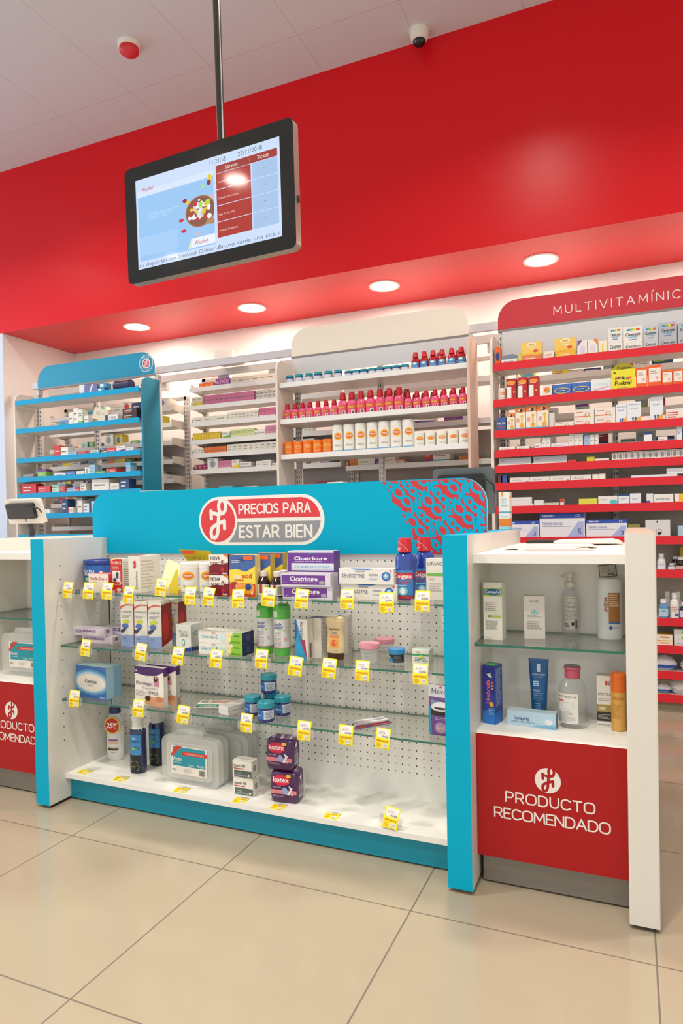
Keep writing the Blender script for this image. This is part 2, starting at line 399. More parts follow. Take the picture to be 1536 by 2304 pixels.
# -- centre unit
u = thing('display_counter', 'white display counter with turquoise end posts and glass shelves, PRECIOS PARA ESTAR BIEN header', 'display counter', (.5, .3, 0))
def at0(o, root=None):   # parts are modelled in world coordinates
    r = root or u; o.parent = r; o.location = -Vector(r.location); return o
ZS = [.235+.0513*i for i in range(14)]
mb = side_panel(-.306, -.24, .13, .46, 1.005, CYAN); pin_holes(mb, -.24, 1, (.207, .395), [z for z in ZS]); at0(mb.build('side_panel'))
mb = side_panel(1.27, 1.34, .13, 1.10, 1.007, CYAN); pin_holes(mb, 1.34, 1, (.245,), (.62, .73)); at0(mb.build('side_panel'))
at0(MB().box(-.24, .466, .10, 1.27, .484, .94, WHITE, f=PEG).build('pegboard'))
at0(MB().box(-.24, .21, .089, 1.27, .466, .107, WHITE).build('base_shelf'))
at0(MB().box(-.24, .236, .006, 1.27, .25, .089, M('#0691ab', .4)).build('kickboard'))
for z in (.803, .600, .395):
    mb = MB(); mb.box(-.239, .20, z-.006, 1.269, .46, z, GLASS, f=EDGE, b=EDGE, l=EDGE, r=EDGE)
    o = mb.build('glass_shelf'); at0(o)
# worktop behind the header
at0(MB().box(-.24, .484, .925, 1.27, 1.12, .95, WHITE).build('worktop'))
at0(MB().box(-.24, 1.08, .05, 1.27, 1.10, .925, WHITE).build('back_panel'))
# header board
HX0, HX1, HZ0, HZ1, HY = -.312, 1.333, .937, 1.187, .455
mb = MB(); pl = rr(HX0, HZ0, HX1, HZ1, .075, .085, 0, 0, 10)
mb.extr(pl, 'y', HY, HY+.010, CYAN, side=M('#d8d4cc', .4), back=WHITE)
S = flat_face((HX0, HY, HZ0), (1, 0, 0), (0, 0, 1), (0, -1, 0), HX1-HX0, HZ1-HZ0)
def HP(x, z): return ((x-HX0)/S.w, (z-HZ0)/S.h)
# red patterned corner
reg = [(1.107, HZ0), (1.33, HZ0), (1.33, 1.10)]+[(1.33-.083+.083*math.cos(a), 1.103+.081*math.sin(a)) for a in [i*PI/2/8 for i in range(1, 9)]]+[(.975, 1.184), (1.0, 1.15), (1.012, 1.115), (1.045, 1.09), (1.05, 1.05), (1.08, 1.02), (1.085, .98)]
mb.add([S(*HP(x, z), 0) for x, z in reg], [tuple(range(len(reg)))], '#c9303a')
def inside(px, pz):
    x, z = px+HX0, pz+HZ0; odd = False
    for (xa, za), (xb, zb) in zip(reg, reg[1:]+reg[:1]):
        if (za > z) != (zb > z) and x < xa+(z-za)/(zb-za)*(xb-xa): odd = not odd
    if not odd: return False
    if not (x > .972+.12*(1.187-z)/.25*1.1-.006 and x < 1.327 and HZ0+.003 < z < HZ1-.004): return False
    if x > 1.25 and z > 1.105: return (x-1.25)**2+(z-1.105)**2 < .076**2
    return True
def egg(cx, cz, rx, rz, rot):
    c, s_ = math.cos(math.radians(rot)), math.sin(math.radians(rot))
    return [(cx+x*c-y*s_, cz+x*s_+y*c) for x, y in arc(0, 0, rx, rz, 0, 360, 18)]
cell_fat = [egg(0, 0, .0135, .0098, -48), egg(.0190, -.0200, .0125, .0090, -48)]
cell_thin = [egg(-.017, -.029, .0105, .0068, -48), egg(-.0035, -.0435, .0105, .0068, -48)]
v1 = (.104, -.030); v2 = (.047, -.100); PS = 1.55
for i in range(-3, 9):
    for j in range(-4, 7):
        ox = 1.035+i*v1[0]+j*v2[0]; oz = 1.145+i*v1[1]+j*v2[1]
        if not (.9 < ox < 1.45 and .83 < oz < 1.3): continue
        P = [[(x, z) for x, z in p] for p in cell_fat+cell_thin]
        P.append([(-.0115, .004), (-.014, .017), (-.021, .022), (-.030, .016), (-.026, .006), (-.030, -.002)])
        P.append([(.028, -.026), (.032, -.036), (.031, -.047), (.020, -.049), (.022, -.040)])
        P.append([(.031, -.036), (.040, -.034), (.044, -.026), (.050, -.030), (.046, -.016)])
        P.append([(.031, -.036), (.0495, -.048)])
        P.append([(.0045, -.049), (.013, -.060), (.0285, -.050)])
        P.append([(-.024, -.024), (-.031, -.014), (-.026, .006)])
        for p in P:
            q = []
            for a, b in zip(p[:-1], p[1:]):
                m_ = max(1, int(math.hypot(b[0]-a[0], b[1]-a[1])/.002)); q += [(a[0]+(b[0]-a[0])*t_/m_, a[1]+(b[1]-a[1])*t_/m_) for t_ in range(m_)]
            q.append(p[-1])
            parts = [[q[0]]]
            for a, b, c in zip(q[:-2], q[1:-1], q[2:]):
                parts[-1].append(b); u_, v_ = (b[0]-a[0], b[1]-a[1]), (c[0]-b[0], c[1]-b[1])
                if (u_[0]*v_[0]+u_[1]*v_[1]) < .75*math.hypot(*u_)*math.hypot(*v_): e_ = .0022/math.hypot(*v_); parts.append([(b[0]-v_[0]*e_, b[1]-v_[1]*e_)])
            parts[-1].append(q[-1])
            for q in parts: _rb[0] += 1; ribbon(mb, S, [(ox+x*PS-HX0, oz+z*PS-HZ0) for x, z in q], .0090, CYAN, 1+_rb[0]*.005, inside)
# emblem
EW = M('#ece8e2', .4)
pts = arc(.315, 1.061, .0925, .0925, 90, 270, 20)+arc(.665, 1.061, .0925, .0925, -90, 90, 20)
mb.add([S(*HP(x, z), 1) for x, z in pts], [tuple(range(len(pts)))], EW)
pts = arc(.3085, 1.061, .077, .080, 0, 360, 40)[:-1]
mb.add([S(*HP(x, z), 2) for x, z in pts], [tuple(range(len(pts)))], '#d93a42')
pts = [(.352, 1.142), (.655, 1.142)]+arc(.662, 1.061, .08, .081, 88, 8, 10)+[(.742, 1.070), (.394, 1.070), (.388, 1.098), (.374, 1.122)]
mb.add([S(*HP(x, z), 2) for x, z in pts], [tuple(reversed(range(len(pts))))], '#d93a42')
pts = [(.395, 1.056), (.742, 1.056)]+arc(.662, 1.061, .08, .081, -8, -88, 10)+[(.355, .980), (.378, 1.004), (.391, 1.032)]
mb.add([S(*HP(x, z), 2) for x, z in pts], [tuple(reversed(range(len(pts))))], '#8f9296')
logo(mb, S, .3085-HX0, 1.061-HZ0, .079, .0145, EW, 3)
sign(mb, S, 'PRECIOS PARA', .553-HX0, 1.088-HZ0, .033, .0062, EW, 3, .80, .30)
sign(mb, S, 'ESTAR BIEN', .555-HX0, .999-HZ0, .041, .0078, EW, 3, .84, .30)
at0(mb.build('header_board'))
# -- PRODUCTO RECOMENDADO units
def promo_unit(x0, x1, label, right_post):
    global u
    u = thing('display_cabinet', label, 'display cabinet', ((x0+x1)/2, .3, 0))
    at0(MB().box(x0, .20, .925, x1, 1.12, .95, WHITE).build('worktop'))
    at0(MB().box(x0, .465, .1, x1, .48, .925, M('#f6f4ee', .4)).build('back_board'))
    at0(MB().box(x0, 1.08, .05, x1, 1.10, .925, WHITE).build('back_panel'))
    at0(MB().box(x0, .206, .428, x1, .465, .446, WHITE).build('base_shelf'))
    mb = MB(); mb.box(x0+.001, .20, .087, x1-.001, .214, .4375, WHITE, f=REDP)
    S = FF(x1-x0, .35, x0, .20, .087)
    cx = (x1-x0)/2-.003
    n = 40; mb.add([S((cx+.0345*math.cos(2*PI*i/n))/S.w, (.2385+.0345*math.sin(2*PI*i/n))/S.h, 0) for i in range(n)], [tuple(range(n))], '#e9e4dc')
    logo(mb, S, cx, .2385, .036, .0072, REDP, 1)
    sign(mb, S, 'PRODUCTO', cx+.003, .165, .0275, .0042, '#e9e4dc', 0, 1.02, .27)
    sign(mb, S, 'RECOMENDADO', cx+.006, .117, .0275, .0042, '#e9e4dc', 0, 1.02, .20)
    at0(mb.build('front_panel'))
    at0(MB().box(x0+.012, .222, .006, x1, .236, .09, GREY).build('kickboard'))
    at0(MB().box(x0+.002, .20, .687, x1-.002, .462, .694, GLASS, f=EDGE, b=EDGE, l=EDGE, r=EDGE).build('glass_shelf'))
    if right_post:
        mb = MB(); mb.extr(rr(1.741, .13, 1.813, 1.12, .002, .002, .004, .004, 3), 'z', .012, 1.007, M('#b9a898', .4), side=POSTW, back=DARK)
        at0(mb.build('end_post'))
        at0(MB().box(1.8135, .30, .62, 1.8165, .52, .985, M('#e8c9bc', .4)).build('side_notice'))
    else:
        at0(side_panel(x0-.07, x0, .13, 1.10, 1.007, CYAN).build('end_post'))
    return u
promo_unit(1.34, 1.741, 'white cabinet with red PRODUCTO RECOMENDADO panel beside the white end post', True)
promo_unit(-.706, -.306, 'white cabinet with red PRODUCTO RECOMENDADO panel, cut off by the left edge of the photo', False)

# ================================================================ hanging screen
TVY = -.0471
t = thing('hanging_screen', 'flat screen hung from the ceiling on a black pole showing service tickets', 'screen', (.38, .307, 2.179))
t.rotation_euler = (.0234, 0, TVY)
TW, TH = .735, .428
mb = MB(); mb.extr(rr(-TW/2, -TH/2, TW/2, TH/2, .022, .022, .022, .022, 5), 'y', 0, .034, M('#171615', .16), side=M('#b9aea2', .3, metal=.6), back=M('#22211f', .5), smooth=True)
mb.box(-.13, .034, -.1, .13, .062, .1, M('#22211f', .5)); mb.build('screen_housing', t)
x0, x1, z0, z1 = -TW/2+.053, TW/2-.053, -TH/2+.047, TH/2-.052
def EM(h, e=1.0):
    k = ('screen', h, e)
    if k in _mc: return _mc[k]
    m = bpy.data.materials.new('lit_'+h.strip('#')); m.use_nodes = True; b = m.node_tree.nodes['Principled BSDF']
    b.inputs['Base Color'].default_value = (.004, .004, .005, 1); b.inputs['Roughness'].default_value = .06
    b.inputs['Emission Color'].default_value = lin(h); b.inputs['Emission Strength'].default_value = e
    _mc[k] = m; return m
mb = MB(); S = flat_face((x0, -.0005, z0), (1, 0, 0), (0, 0, 1), (0, -1, 0), x1-x0, z1-z0)
it = [('r', 0, 0, 1, 1, EM('#cfe0fb')),
      ('r', .015, .085, .565, .865, EM('#9cc9f5')), ('r', .015, .14, .3, .35, EM('#a9d0f8')),
      ('r', .012, .80, .565, .868, EM('#dbe8fc')),
      ('r', .40, .10, .565, .20, EM('#eef2fb')), ('p', [(.375, .10), (.40, .10), (.40, .20)], EM('#e6ecc8')),
      ('t', 'Fischel', .05, .855, .042, EM('#c32534'), 'l', {'sh': .35}),
      ('t', 'Fischel', .425, .125, .045, EM('#c32534'), 'l', {'sh': .35}),
      ('l', .09, .52, .33, .60, 3, EM('#b7d8f8')),
      ('t', '11:21:55', .545, .925, .048, EM('#5c6b80'), 'l'), ('t', '27/11/2018', .735, .925, .048, EM('#5c6b80'), 'l'),
      ('r', .585, .815, .985, .895, EM('#a33a33')), ('t', 'Service', .69, .837, .040, EM('#f4ece8'), 'c'), ('t', 'Ticket', .895, .837, .040, EM('#f4ece8'), 'c'), ('r', .807, .84, .809, .87, EM('#d8b0a8'))]
rows = ['Atencion', 'Consulta Farmaceutica', 'Pago de Servicios', 'Venta de Productos']
for i, s_ in enumerate(rows):
    a = .81-.17*i; it += [('r', .585, a-.163, .815, a, EM('#b2382f')), ('r', .822, a-.163, .985, a, EM('#a9c6ea')), ('t', s_, .597, a-.10, .021, EM('#f3dcd8'), 'l'), ('t', '---', .905, a-.085, .03, EM('#5c6b80'), 'c')]
it += [('t', 'su deportacion Samuel Oliver-Bruno tenía una cita c', .008, .022, .042, EM('#6d7c90'), 'l', {'w': .985})]
# bowl of pills
def bowlpts(k): return [(max(.0, min(.565, .47+k*.105*math.cos(a))), .47+k*.165*math.sin(a)) for a in [2*PI*i/36 for i in range(36)]]
it += [('p', bowlpts(1.0), EM('#b06a3a')), ('p', bowlpts(.93), EM('#8a5a48')), ('p', [(.50, .32), (.565, .30), (.565, .36), (.52, .37)], EM('#b98a5e'))]
rg = random.Random(4); cs = ['#f2f4fb', '#eef0f6', '#c7e04a', '#e8c53a', '#d8e6f4', '#f4c6c0', '#cf3a3a', '#f6f8ff', '#b7d84a', '#ffffff']
for i in range(40):
    a, r = rg.uniform(0, 2*PI), .86*math.sqrt(rg.random()); cu = .47+r*.094*math.cos(a); cv = .47+r*.145*math.sin(a)
    if cu > .54: continue
    k = rg.uniform(.6, 1.3); it.append(('e', cu, cv, .014*k, .026*k*rg.uniform(.6, 1), EM(rg.choice(cs))))
it += [('e', .545, .79, .014, .04, EM('#e6cf3a')), ('e', .537, .745, .014, .03, EM('#9a2836')), ('e', .495, .72, .012, .022, EM('#b7e08a')), ('e', .555, .59, .012, .02, EM('#e3bda0')),
       ('e', .365, .62, .016, .022, EM('#9a2836')), ('e', .385, .595, .014, .02, EM('#e6cf3a')), ('e', .335, .42, .018, .018, EM('#d13038')), ('e', .35, .30, .02, .018, EM('#d13038')), ('e', .445, .235, .014, .02, EM('#cfc0bc'))]
base, rest = it[:1], it[1:]
art(mb, S, base)
def S2(u, v, l): return S(u, v, 1+l*.16)
S2.w, S2.h, S2.curved = S.w, S.h, False
art(mb, S2, rest); mb.build('display_panel', t)
MB().tube([(.045, .05, .15), (.045, .05, CEIL-2.179)], .0135, M('#2c2824', .3, metal=.4), 14).build('ceiling_pole', t)
MB().box(TW/2-.0005, .012, -.06, TW/2+.006, .022, -.04, DARK).build('power_button', t)

# ================================================================ wall shelving behind the counter
SLOT = M('#2b2a2a', .6)
def upright(t, x, y, z1, z0=.0, w=.03, face=-1):
    mb = MB(); mb.box(x-w/2, y, z0, x+w/2, y+.045, z1, STEEL)
    z = z0+.03
    while z < z1-.03:
        for dx in (-.007, .007): mb.add([(x+dx-.0022, y-.0005, z), (x+dx+.0022, y-.0005, z), (x+dx+.0022, y-.0005, z+.018), (x+dx-.0022, y-.0005, z+.018)], [(0, 1, 2, 3)], SLOT)
        # slots seen from the side too
        for sx in (-1, 1):
            X = x+sx*(w/2+.0005); q = [(X, y+.006, z), (X, y+.014, z), (X, y+.014, z+.018), (X, y+.006, z+.018)]
            mb.add(q, [(0, 1, 2, 3)], SLOT)
        z += .034
    o = mb.build('upright'); at0(o, t)
def shelf(t, x0, x1, z, y0, y1, lipmat, name='shelf_board', lip=.036, brackets=True):
    mb = MB(); mb.box(x0, y0, z-.032, x1, y1, z-.004, STEEL, t=STEEL, f=STEEL)
    o = mb.build(name); at0(o, t)
    if lipmat is not None:
        mb = MB(); mb.box(x0-.004, y0-.006, z-lip, x1+.004, y0-.0005, z+.002, lipmat); l = mb.build('price_rail'); l.parent = o
    return z-.004
def header(t, x0, x1, z0, z1, y, mat, R=.12, deco=None):
    mb = MB(); mb.extr(rr(x0, z0, x1, z1, R, R, 0, 0, 10), 'y', y, y+.008, mat, side=M('#cfc8c0', .4), back=M('#e0dbd4', .4))
    if deco: deco(mb, flat_face((x0, y, z0), (1, 0, 0), (0, 0, 1), (0, -1, 0), x1-x0, z1-z0))
    at0(mb.build('header_board'), t)
    at0(MB().box(x0, y-.004, z0-.014, x1, y+.014, z0, M('#8d8882', .4, metal=.5)).build('header_rail'), t)
def wing(t, x, y0, y1, z1, mat, th=.016, outer=None):
    mb = MB(); mb.extr(rr(y0, .02, y1, z1, .075, .0, 0, 0, 8), 'x', x-th/2, x+th/2, mat, side=outer or mat, back=outer or mat)
    at0(mb.build('end_panel'), t)
YB = 2.455
# turquoise unit
cyan_u = thing('shelf_unit', 'wall shelf unit with turquoise shelf edges and turquoise header board', 'shelf unit', (-2.17, 2.4, 0))
ivory = M('#e3d8cc', .42)
for x in (-2.79, -2.17, -1.56): upright(cyan_u, x, YB, 2.2)
wing(cyan_u, -2.825, 2.25, 2.45, 2.14, ivory)
wing(cyan_u, -1.532, 2.25, 2.45, 2.15, M('#0d7f9d', .35), outer=M('#0d7f9d', .35))
CZ = (2.072, 1.845, 1.607, 1.452, 1.322, 1.156, .99, .80, .6, .4)
for z in CZ: shelf(cyan_u, -2.80, -1.56, z, 2.25, 2.455, CYANL)
at0(MB().box(-2.80, 2.24, .0, -1.55, 2.5, .12, STEEL).build('base_plinth'), cyan_u)
def dcy(mb, S):
    cx, cz = 1.13, .088; n = 36
    for r, c, l in ((.066, '#d9e8ee', 0), (.061, '#1585a8', 1), (.038, '#d9e8ee', 2), (.030, '#cf3a44', 3)):
        mb.add([S((cx+r*math.cos(2*PI*i/n))/S.w, (cz+r*math.sin(2*PI*i/n))/S.h, l) for i in range(n)], [tuple(range(n))], c)
    logo(mb, S, cx, cz, .027, .0055, '#e9e8e6', 4)
    for sg, s_ in ((1, 'PLAN'), (-1, 'FISCHEL')):
        for i, ch in enumerate(s_):
            a = math.radians(90*sg - sg*(i-(len(s_)-1)/2)*20); vs, fs, tw = text2d(ch, .02); px, pz = cx+.0495*math.cos(a), cz+.0495*math.sin(a); ro = a-PI/2 if sg > 0 else a+PI/2
            q = [((x-tw/2)*.013, (y-.5)*.013) for x, y in vs]
            mb.add([S((px+x*math.cos(ro)-y*math.sin(ro))/S.w, (pz+x*math.sin(ro)+y*math.cos(ro))/S.h, 4) for x, y in q], fs, '#d9e8ee')
header(cyan_u, -2.779, -1.567, 2.207, 2.385, 2.45, M('#1190b4', .3), .13, dcy)
# white centre unit
cen_u = thing('shelf_unit', 'white centre wall shelf unit with cream header board and pink bottles', 'shelf unit', (.25, 2.4, 0))
for x in (-.36, .25, .85): upright(cen_u, x, YB, 2.2, 0)
wing(cen_u, -.395, 2.225, 2.45, 2.14, ivory); wing(cen_u, .888, 2.225, 2.45, 2.14, M('#dcb9a8', .4))
for z in (1.978, 1.736, 1.502): shelf(cen_u, -.378, .872, z, 2.25, 2.50, WHITE2, lip=.03)
for z in (.95, .6, .3): shelf(cen_u, -.378, .872, z, 2.25, 2.455, WHITE2, lip=.03)
header(cen_u, -.395, .842, 2.20, 2.387, 2.45, M('#f6ead8', .25), .12)
at0(MB().box(-.378, 2.447, 2.07, .85, 2.455, 2.186, M('#d9d8d8', .35)).build('upper_back_panel'), cen_u)
at0(MB().box(-.38, 2.24, 0, .87, 2.5, .12, STEEL).build('base_plinth'), cen_u)
# red unit
red_u = thing('shelf_unit', 'wall shelf unit with red shelf edges and red MULTIVITAMÍNICOS header', 'shelf unit', (1.68, 2.4, 0))
for x in (1.045, 1.68, 2.30): upright(red_u, x, YB, 2.2)
wing(red_u, 1.018, 2.25, 2.45, 2.13, ivory); wing(red_u, 2.335, 2.25, 2.45, 2.13, ivory)
RZ = (1.952, 1.742, 1.562, 1.448, 1.358, 1.257, 1.12, .940, .762, .504, .358, .22, .096)
for z in RZ: shelf(red_u, 1.035, 2.325, z, 2.25, 2.455, REDL, lip=.042)
at0(MB().box(1.04, 2.26, 0.0, 2.32, 2.5, .06, M('#8a7e66', .5)).build('base_plinth'), red_u)
def drd(mb, S): sign(mb, S, 'MULTIVITAMÍNICOS', .327, .052, .045, .0050, '#f0e4dc', 0, 1.02, .50, center=False)
header(red_u, 1.025, 2.34, 2.20, 2.373, 2.45, M('#c9303a', .35), .115, drd)
at0(MB().box(1.05, 2.447, 1.96, 2.30, 2.455, 2.186, M('#d9d8d8', .35)).build('upper_back_panel'), red_u)
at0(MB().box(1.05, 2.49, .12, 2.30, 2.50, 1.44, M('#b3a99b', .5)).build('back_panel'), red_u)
# overhead sliding rails
t = thing('overhead_rail', 'long pale metal rail running above the white shelves', 'rail', (0, 2.5, 2.24))
o = MB().box(-2.9, 2.50, 2.222, 2.5, 2.53, 2.272, M('#cfccd0', .35)).build('front_rail'); at0(o, t)
t2 = thing('overhead_rail', 'second metal rail behind the first, with drop brackets over the rear shelves', 'rail', (0, 2.8, 2.24))
o = MB().box(-2.95, 2.72, 2.205, 2.5, 2.75, 2.255, STEEL).build('rear_rail'); at0(o, t2)
for x in (-1.75, -1.15, -.7, .95, 1.9): o = MB().box(x-.05, 2.755, 2.15, x+.05, 2.80, 2.25, STEEL).build('drop_bracket'); at0(o, t2)
# rear row
rear = {}
def rear_unit(key, x0, x1, zs, label, top, y0=2.70, dark=False):
    t = thing('rear_shelf_unit', label, 'shelf unit', ((x0+x1)/2, 2.85, 0))
    for x in (x0+.02, x1-.005): upright(t, x, 2.875, top)
    at0(MB().box(x0, 2.875, top-.03, x1, 2.905, top-.005, M('#b8afa6', .4)).build('top_bar'), t)
    for z in zs:
        mb = MB(); mb.box(x0+.015, y0, z-.030, x1-.025, 2.87, z-.004, STEEL)
        for x in (x0+.01, x1-.024): mb.extr([(y0+.01, z-.02), (2.88, z-.045), (2.88, z+.028), (y0+.01, z+.028)], 'x', x, x+.004, M('#dcd4c8', .4))
        o = mb.build('shelf_board'); at0(o, t)
        l = MB().box(x0+.005, y0-.004, z-.034, x1-.012, y0, z+.001, WHITE2).build('price_rail'); l.parent = o
    rear[key] = (x0, x1, zs); return t
RA = (2.00, 1.87, 1.725, 1.575, 1.42, 1.25, 1.05, .8)
RBZ = (2.125, 1.985, 1.852, 1.712, 1.606, 1.478, 1.27, 1.05, .8)
RC = (1.985, 1.712, 1.446, 1.2, .95)
RD = (1.95, 1.70, 1.50, 1.30, 1.05, .8, .5)
ra = rear_unit('A', -2.93, -1.60, RA, 'rear white shelf unit seen through the turquoise shelves', 2.11)
rb = rear_unit('B', -1.44, -.13, RBZ, 'rear white shelf unit in the gap between turquoise and centre units', 2.235)
rc = rear_unit('C', -.11, 1.00, RC, 'rear white shelf unit behind the pink bottles of the centre unit', 2.16)
rd = rear_unit('D', 1.08, 2.45, RD, 'rear white shelf unit behind the red shelf unit', 2.16)
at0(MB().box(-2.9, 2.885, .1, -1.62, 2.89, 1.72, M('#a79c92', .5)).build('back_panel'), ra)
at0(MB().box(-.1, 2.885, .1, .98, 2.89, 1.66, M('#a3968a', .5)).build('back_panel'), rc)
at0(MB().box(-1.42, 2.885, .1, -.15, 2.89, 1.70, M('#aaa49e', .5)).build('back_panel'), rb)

# ================================================================ products on the display counter
G1, G2, G3, B0, RG, RB = .8032, .6002, .3952, .1072, .6942, .4462
def carton_mb(w, d, h, base, front=(), right=(), top=(), left=(), side=None, topc=None):
    mb = MB(); s = M(side or base, .4); b = M(base, .4); tc_ = M(topc or side or base, .4)
    mb.box(-w/2, 0, 0, w/2, d, h, b, r=s, l=s, t=tc_, b=s)
    # folded flap seam on the top
    mb.add([(-w/2, d*.5-.0004, h+.0002), (w/2, d*.5-.0004, h+.0002), (w/2, d*.5+.0004, h+.0002), (-w/2, d*.5+.0004, h+.0002)], [(0, 1, 2, 3)], '#8a857e')
    if front: art(mb, flat_face((-w/2, 0, 0), (1, 0, 0), (0, 0, 1), (0, -1, 0), w, h), front)
    if right: art(mb, flat_face((w/2, 0, 0), (0, 1, 0), (0, 0, 1), (1, 0, 0), d, h), right)
    if left: art(mb, flat_face((-w/2, d, 0), (0, -1, 0), (0, 0, 1), (-1, 0, 0), d, h), left)
    if top: art(mb, flat_face((-w/2, 0, h), (1, 0, 0), (0, 1, 0), (0, 0, 1), w, d), top)
    return mb
def carton(name, label, w, d, h, base, loc, rz=0, cat='box', group=None, **kw):
    return tag(carton_mb(w, d, h, base, **kw).build(name, None, loc, rz), label, cat, group)
def at(x, y, z): return (x, y, z)

# --- top glass shelf
t = thing('formula_can', 'blue rounded milk powder can reading STAGEN, against the side panel', 'can', (-.174, .345, G1))
mb = MB(); mb.lathe([(.052, 0), (.058, .004), (.060, .012), (.060, .098), (.058, .102)], M('#15408f', .25), 36)
S = cyl_face(.060, 0, .1, 1.25, rot=.30)
art(mb, S, [('r', 0, .62, 1, .95, M('#2a66b4', .25)), ('t', 'STAGEN', .09, .56, .22, '#f2efe8', 'l', {'b': .02, 'w': .44}), ('e', .36, .42, .17, .10, '#3fa046'), ('l', .27, .36, .45, .48, 2, '#e8f0e0'),
            ('e', .45, .14, .075, .13, '#e9e2d0'), ('e', .43, .17, .03, .05, '#d2622e'), ('e', .48, .12, .03, .05, '#58a040'), ('l', .25, .08, .34, .22, 3, '#dfe6f2'), ('e', .70, .66, .04, .08, '#e6dcc0'), ('l', .66, .44, .93, .56, 2, '#c9d4ec')])
mb.build('can_body', t); MB().lathe([(.061, .098), (.063, .1), (.063, .112), (.061, .115), (.054, .1155), (.053, .111)], M('#27408f', .3), 36).build('lid', t)
carton('medicine_carton', 'low white and red Antiflu-Des carton beside the blue can', .097, .07, .067, '#efe6dc', at(-.084, .24, G1), side='#d03028', topc='#e27a68',
       front=[('t', 'Antiflu-Des', .06, .66, .17, '#c33b32', 'l', {'w': .72, 'b': .01}), ('l', .06, .5, .5, .56, 1, '#c99'), ('e', .88, .72, .04, .03, '#d45')])
carton('medicine_carton', 'tall red TYLENOL syrup carton with a drawing of mother and child', .055, .05, .123, '#cf2c2b', at(-.015, .26, G1), side='#e8e0d4',
       front=[('p', [(0, 1), (0, .93), (.5, 1)], '#e8c23a'), ('t', 'TYLENOL', .04, .84, .085, '#f3efe8', 'l', {'sh': .2, 'b': .02, 'w': .9}), ('l', .12, .70, .88, .80, 3, '#e8c8c0'), ('r', .14, .30, .84, .64, '#efe9e0'),
              ('e', .58, .50, .14, .10, '#3a4252'), ('e', .36, .36, .16, .06, '#4a5262'), ('e', .74, .47, .06, .08, '#d8d4d0'), ('e', .85, .27, .1, .05, '#e8b0a8'), ('l', .3, .2, .9, .25, 1, '#f0d0cc'), ('e', .72, .06, .2, .05, '#d8cfc0')],
       right=[('l', .1, .1, .9, .92, 14, '#a59d92')])
t = carton('medicine_carton', 'white Decatileno carton with small red emblem and barcode side', .053, .115, .134, '#e9e3d8', at(.077, .25, G1), side='#e6dfd2',
       front=[('t', 'Decatileno', .78, .10, .20, '#4a463f', 'l', {'rot': 1, 'w': 1.25}), ('e', .55, .77, .13, .11, '#c8343a'), ('t', 'D', .55, .73, .07, '#f2e8e0', 'c')],
       right=[('bar', .78, .04, .93, .26, '#4a4640'), ('l', .05, .1, .7, .9, 9, '#c9c1b4')], top=[('r', 0, .1, .9, .4, '#d04a48')])
t = thing('display_box', 'yellow VITAMINA C counter tray with raised lid flap', 'box', (.245, .25, G1))
mb = MB(); mb.box(-.075, .02, 0, .012, .14, .012, M('#e8c828')); mb.add([(-.075, .02, .012), (.0, .02, .012), (.0, .06, .10), (-.07, .07, .12)], [(0, 1, 2, 3)], '#e8dcae')
mb.extr([(-.035, .012), (.012, .012), (.012, .085), (.005, .085)], 'y', .02, .022, M('#e9cf30')); mb.build('tray_body', t)
mb = MB(); mb.add([(-.04, .10, .155), (.095, .10, .15), (.105, .12, .115), (-.02, .12, .11)], [(0, 1, 2, 3)], '#dcc424')
S = flat_face((-.035, .098, .112), (1, 0, -.02), (-.12, -.15, 1), (0, -1, 0), .13, .042); art(mb, S, [('t', 'VITAMINA C', .18, .15, .3, '#8a7418', 'l', {'w': .7, 'b': .01}), ('r', .1, .65, .55, .9, '#d8482e')]); mb.build('lid_flap', t)
# white vitamin tubes
def canister(name, label, x, y, z, R, H, col, loc_rz=0, group=None, capcol=None, logo_='#e4742a', mk=None):
    t = thing(name, label, 'canister', (x, y, z), 0, group)
    mb = MB(); mb.lathe([(R*.97, 0), (R, .003), (R, H*.80)], M(col, .3), 24)
    S = cyl_face(R, 0, H*.8, 1.15, rot=.35)
    art(mb, S, [('e', .5, .73, .30, .17, '#f0b43a'), ('e', .5, .72, .24, .11, logo_), ('t', 'Vitamin', .5, .70, .08, '#f7efe0', 'c', {'sh': .3, 'w': .36, 'b': .02}), ('p', [(.2, .58), (.8, .72), (.84, .66), (.3, .5)], '#f2d24a' if col != '#ee7a1c' else '#f7e04a'), ('t', 'Natural', .5, .28, .10, '#8f9690' if col != '#ee7a1c' else '#f7d8a0', 'c', {'sh': .4, 'w': .5}), ('r', 0, .05, 1, .10, '#6aa7d8' if col != '#ee7a1c' else '#f7a23a')])
    mb.build('canister_body', t); MB().lathe([(R*1.02, H*.80), (R*1.02, H*.975), (R*.95, H)], M(capcol or col, .3), 24).build('cap', t); return t
c1 = canister('vitamin_canister', 'white vitamin canister with orange burst logo, left of the pair on the top glass shelf', .300, .285, G1, .034, .112, '#ece8de')
canister('vitamin_canister', 'white vitamin canister with orange burst logo, half behind its twin on the top glass shelf', .372, .295, G1, .033, .112, '#ece8de')
def nova(z, lab): return carton('medicine_carton', lab, .077, .045, .071, '#7c1420', at(.458, .23, z), side='#5d0f1a',
    front=[('p', [(0, 1), (0, .45), (.35, .55), (.7, .52), (1, .62), (1, 1)], '#efe8e0'), ('t', 'NOVA', .08, .72, .19, '#3a1218', 'l', {'w': .5, 'b': .02}), ('t', 'GESIC', .08, .50, .15, '#6d1620', 'l', {'w': .48, 'b': .02}), ('t', 'flu', .62, .55, .19, '#6d1620', 'l', {'w': .26, 'sh': .2, 'b': .01}),
           ('p', [(.75, 1), (1, .85), (1, 1)], '#e87a28'), ('e', .72, .27, .1, .13, '#b8283a'), ('l', .1, .06, .5, .12, 1, '#c88'), ('r', .7, .05, .95, .13, '#d8b8b0')])
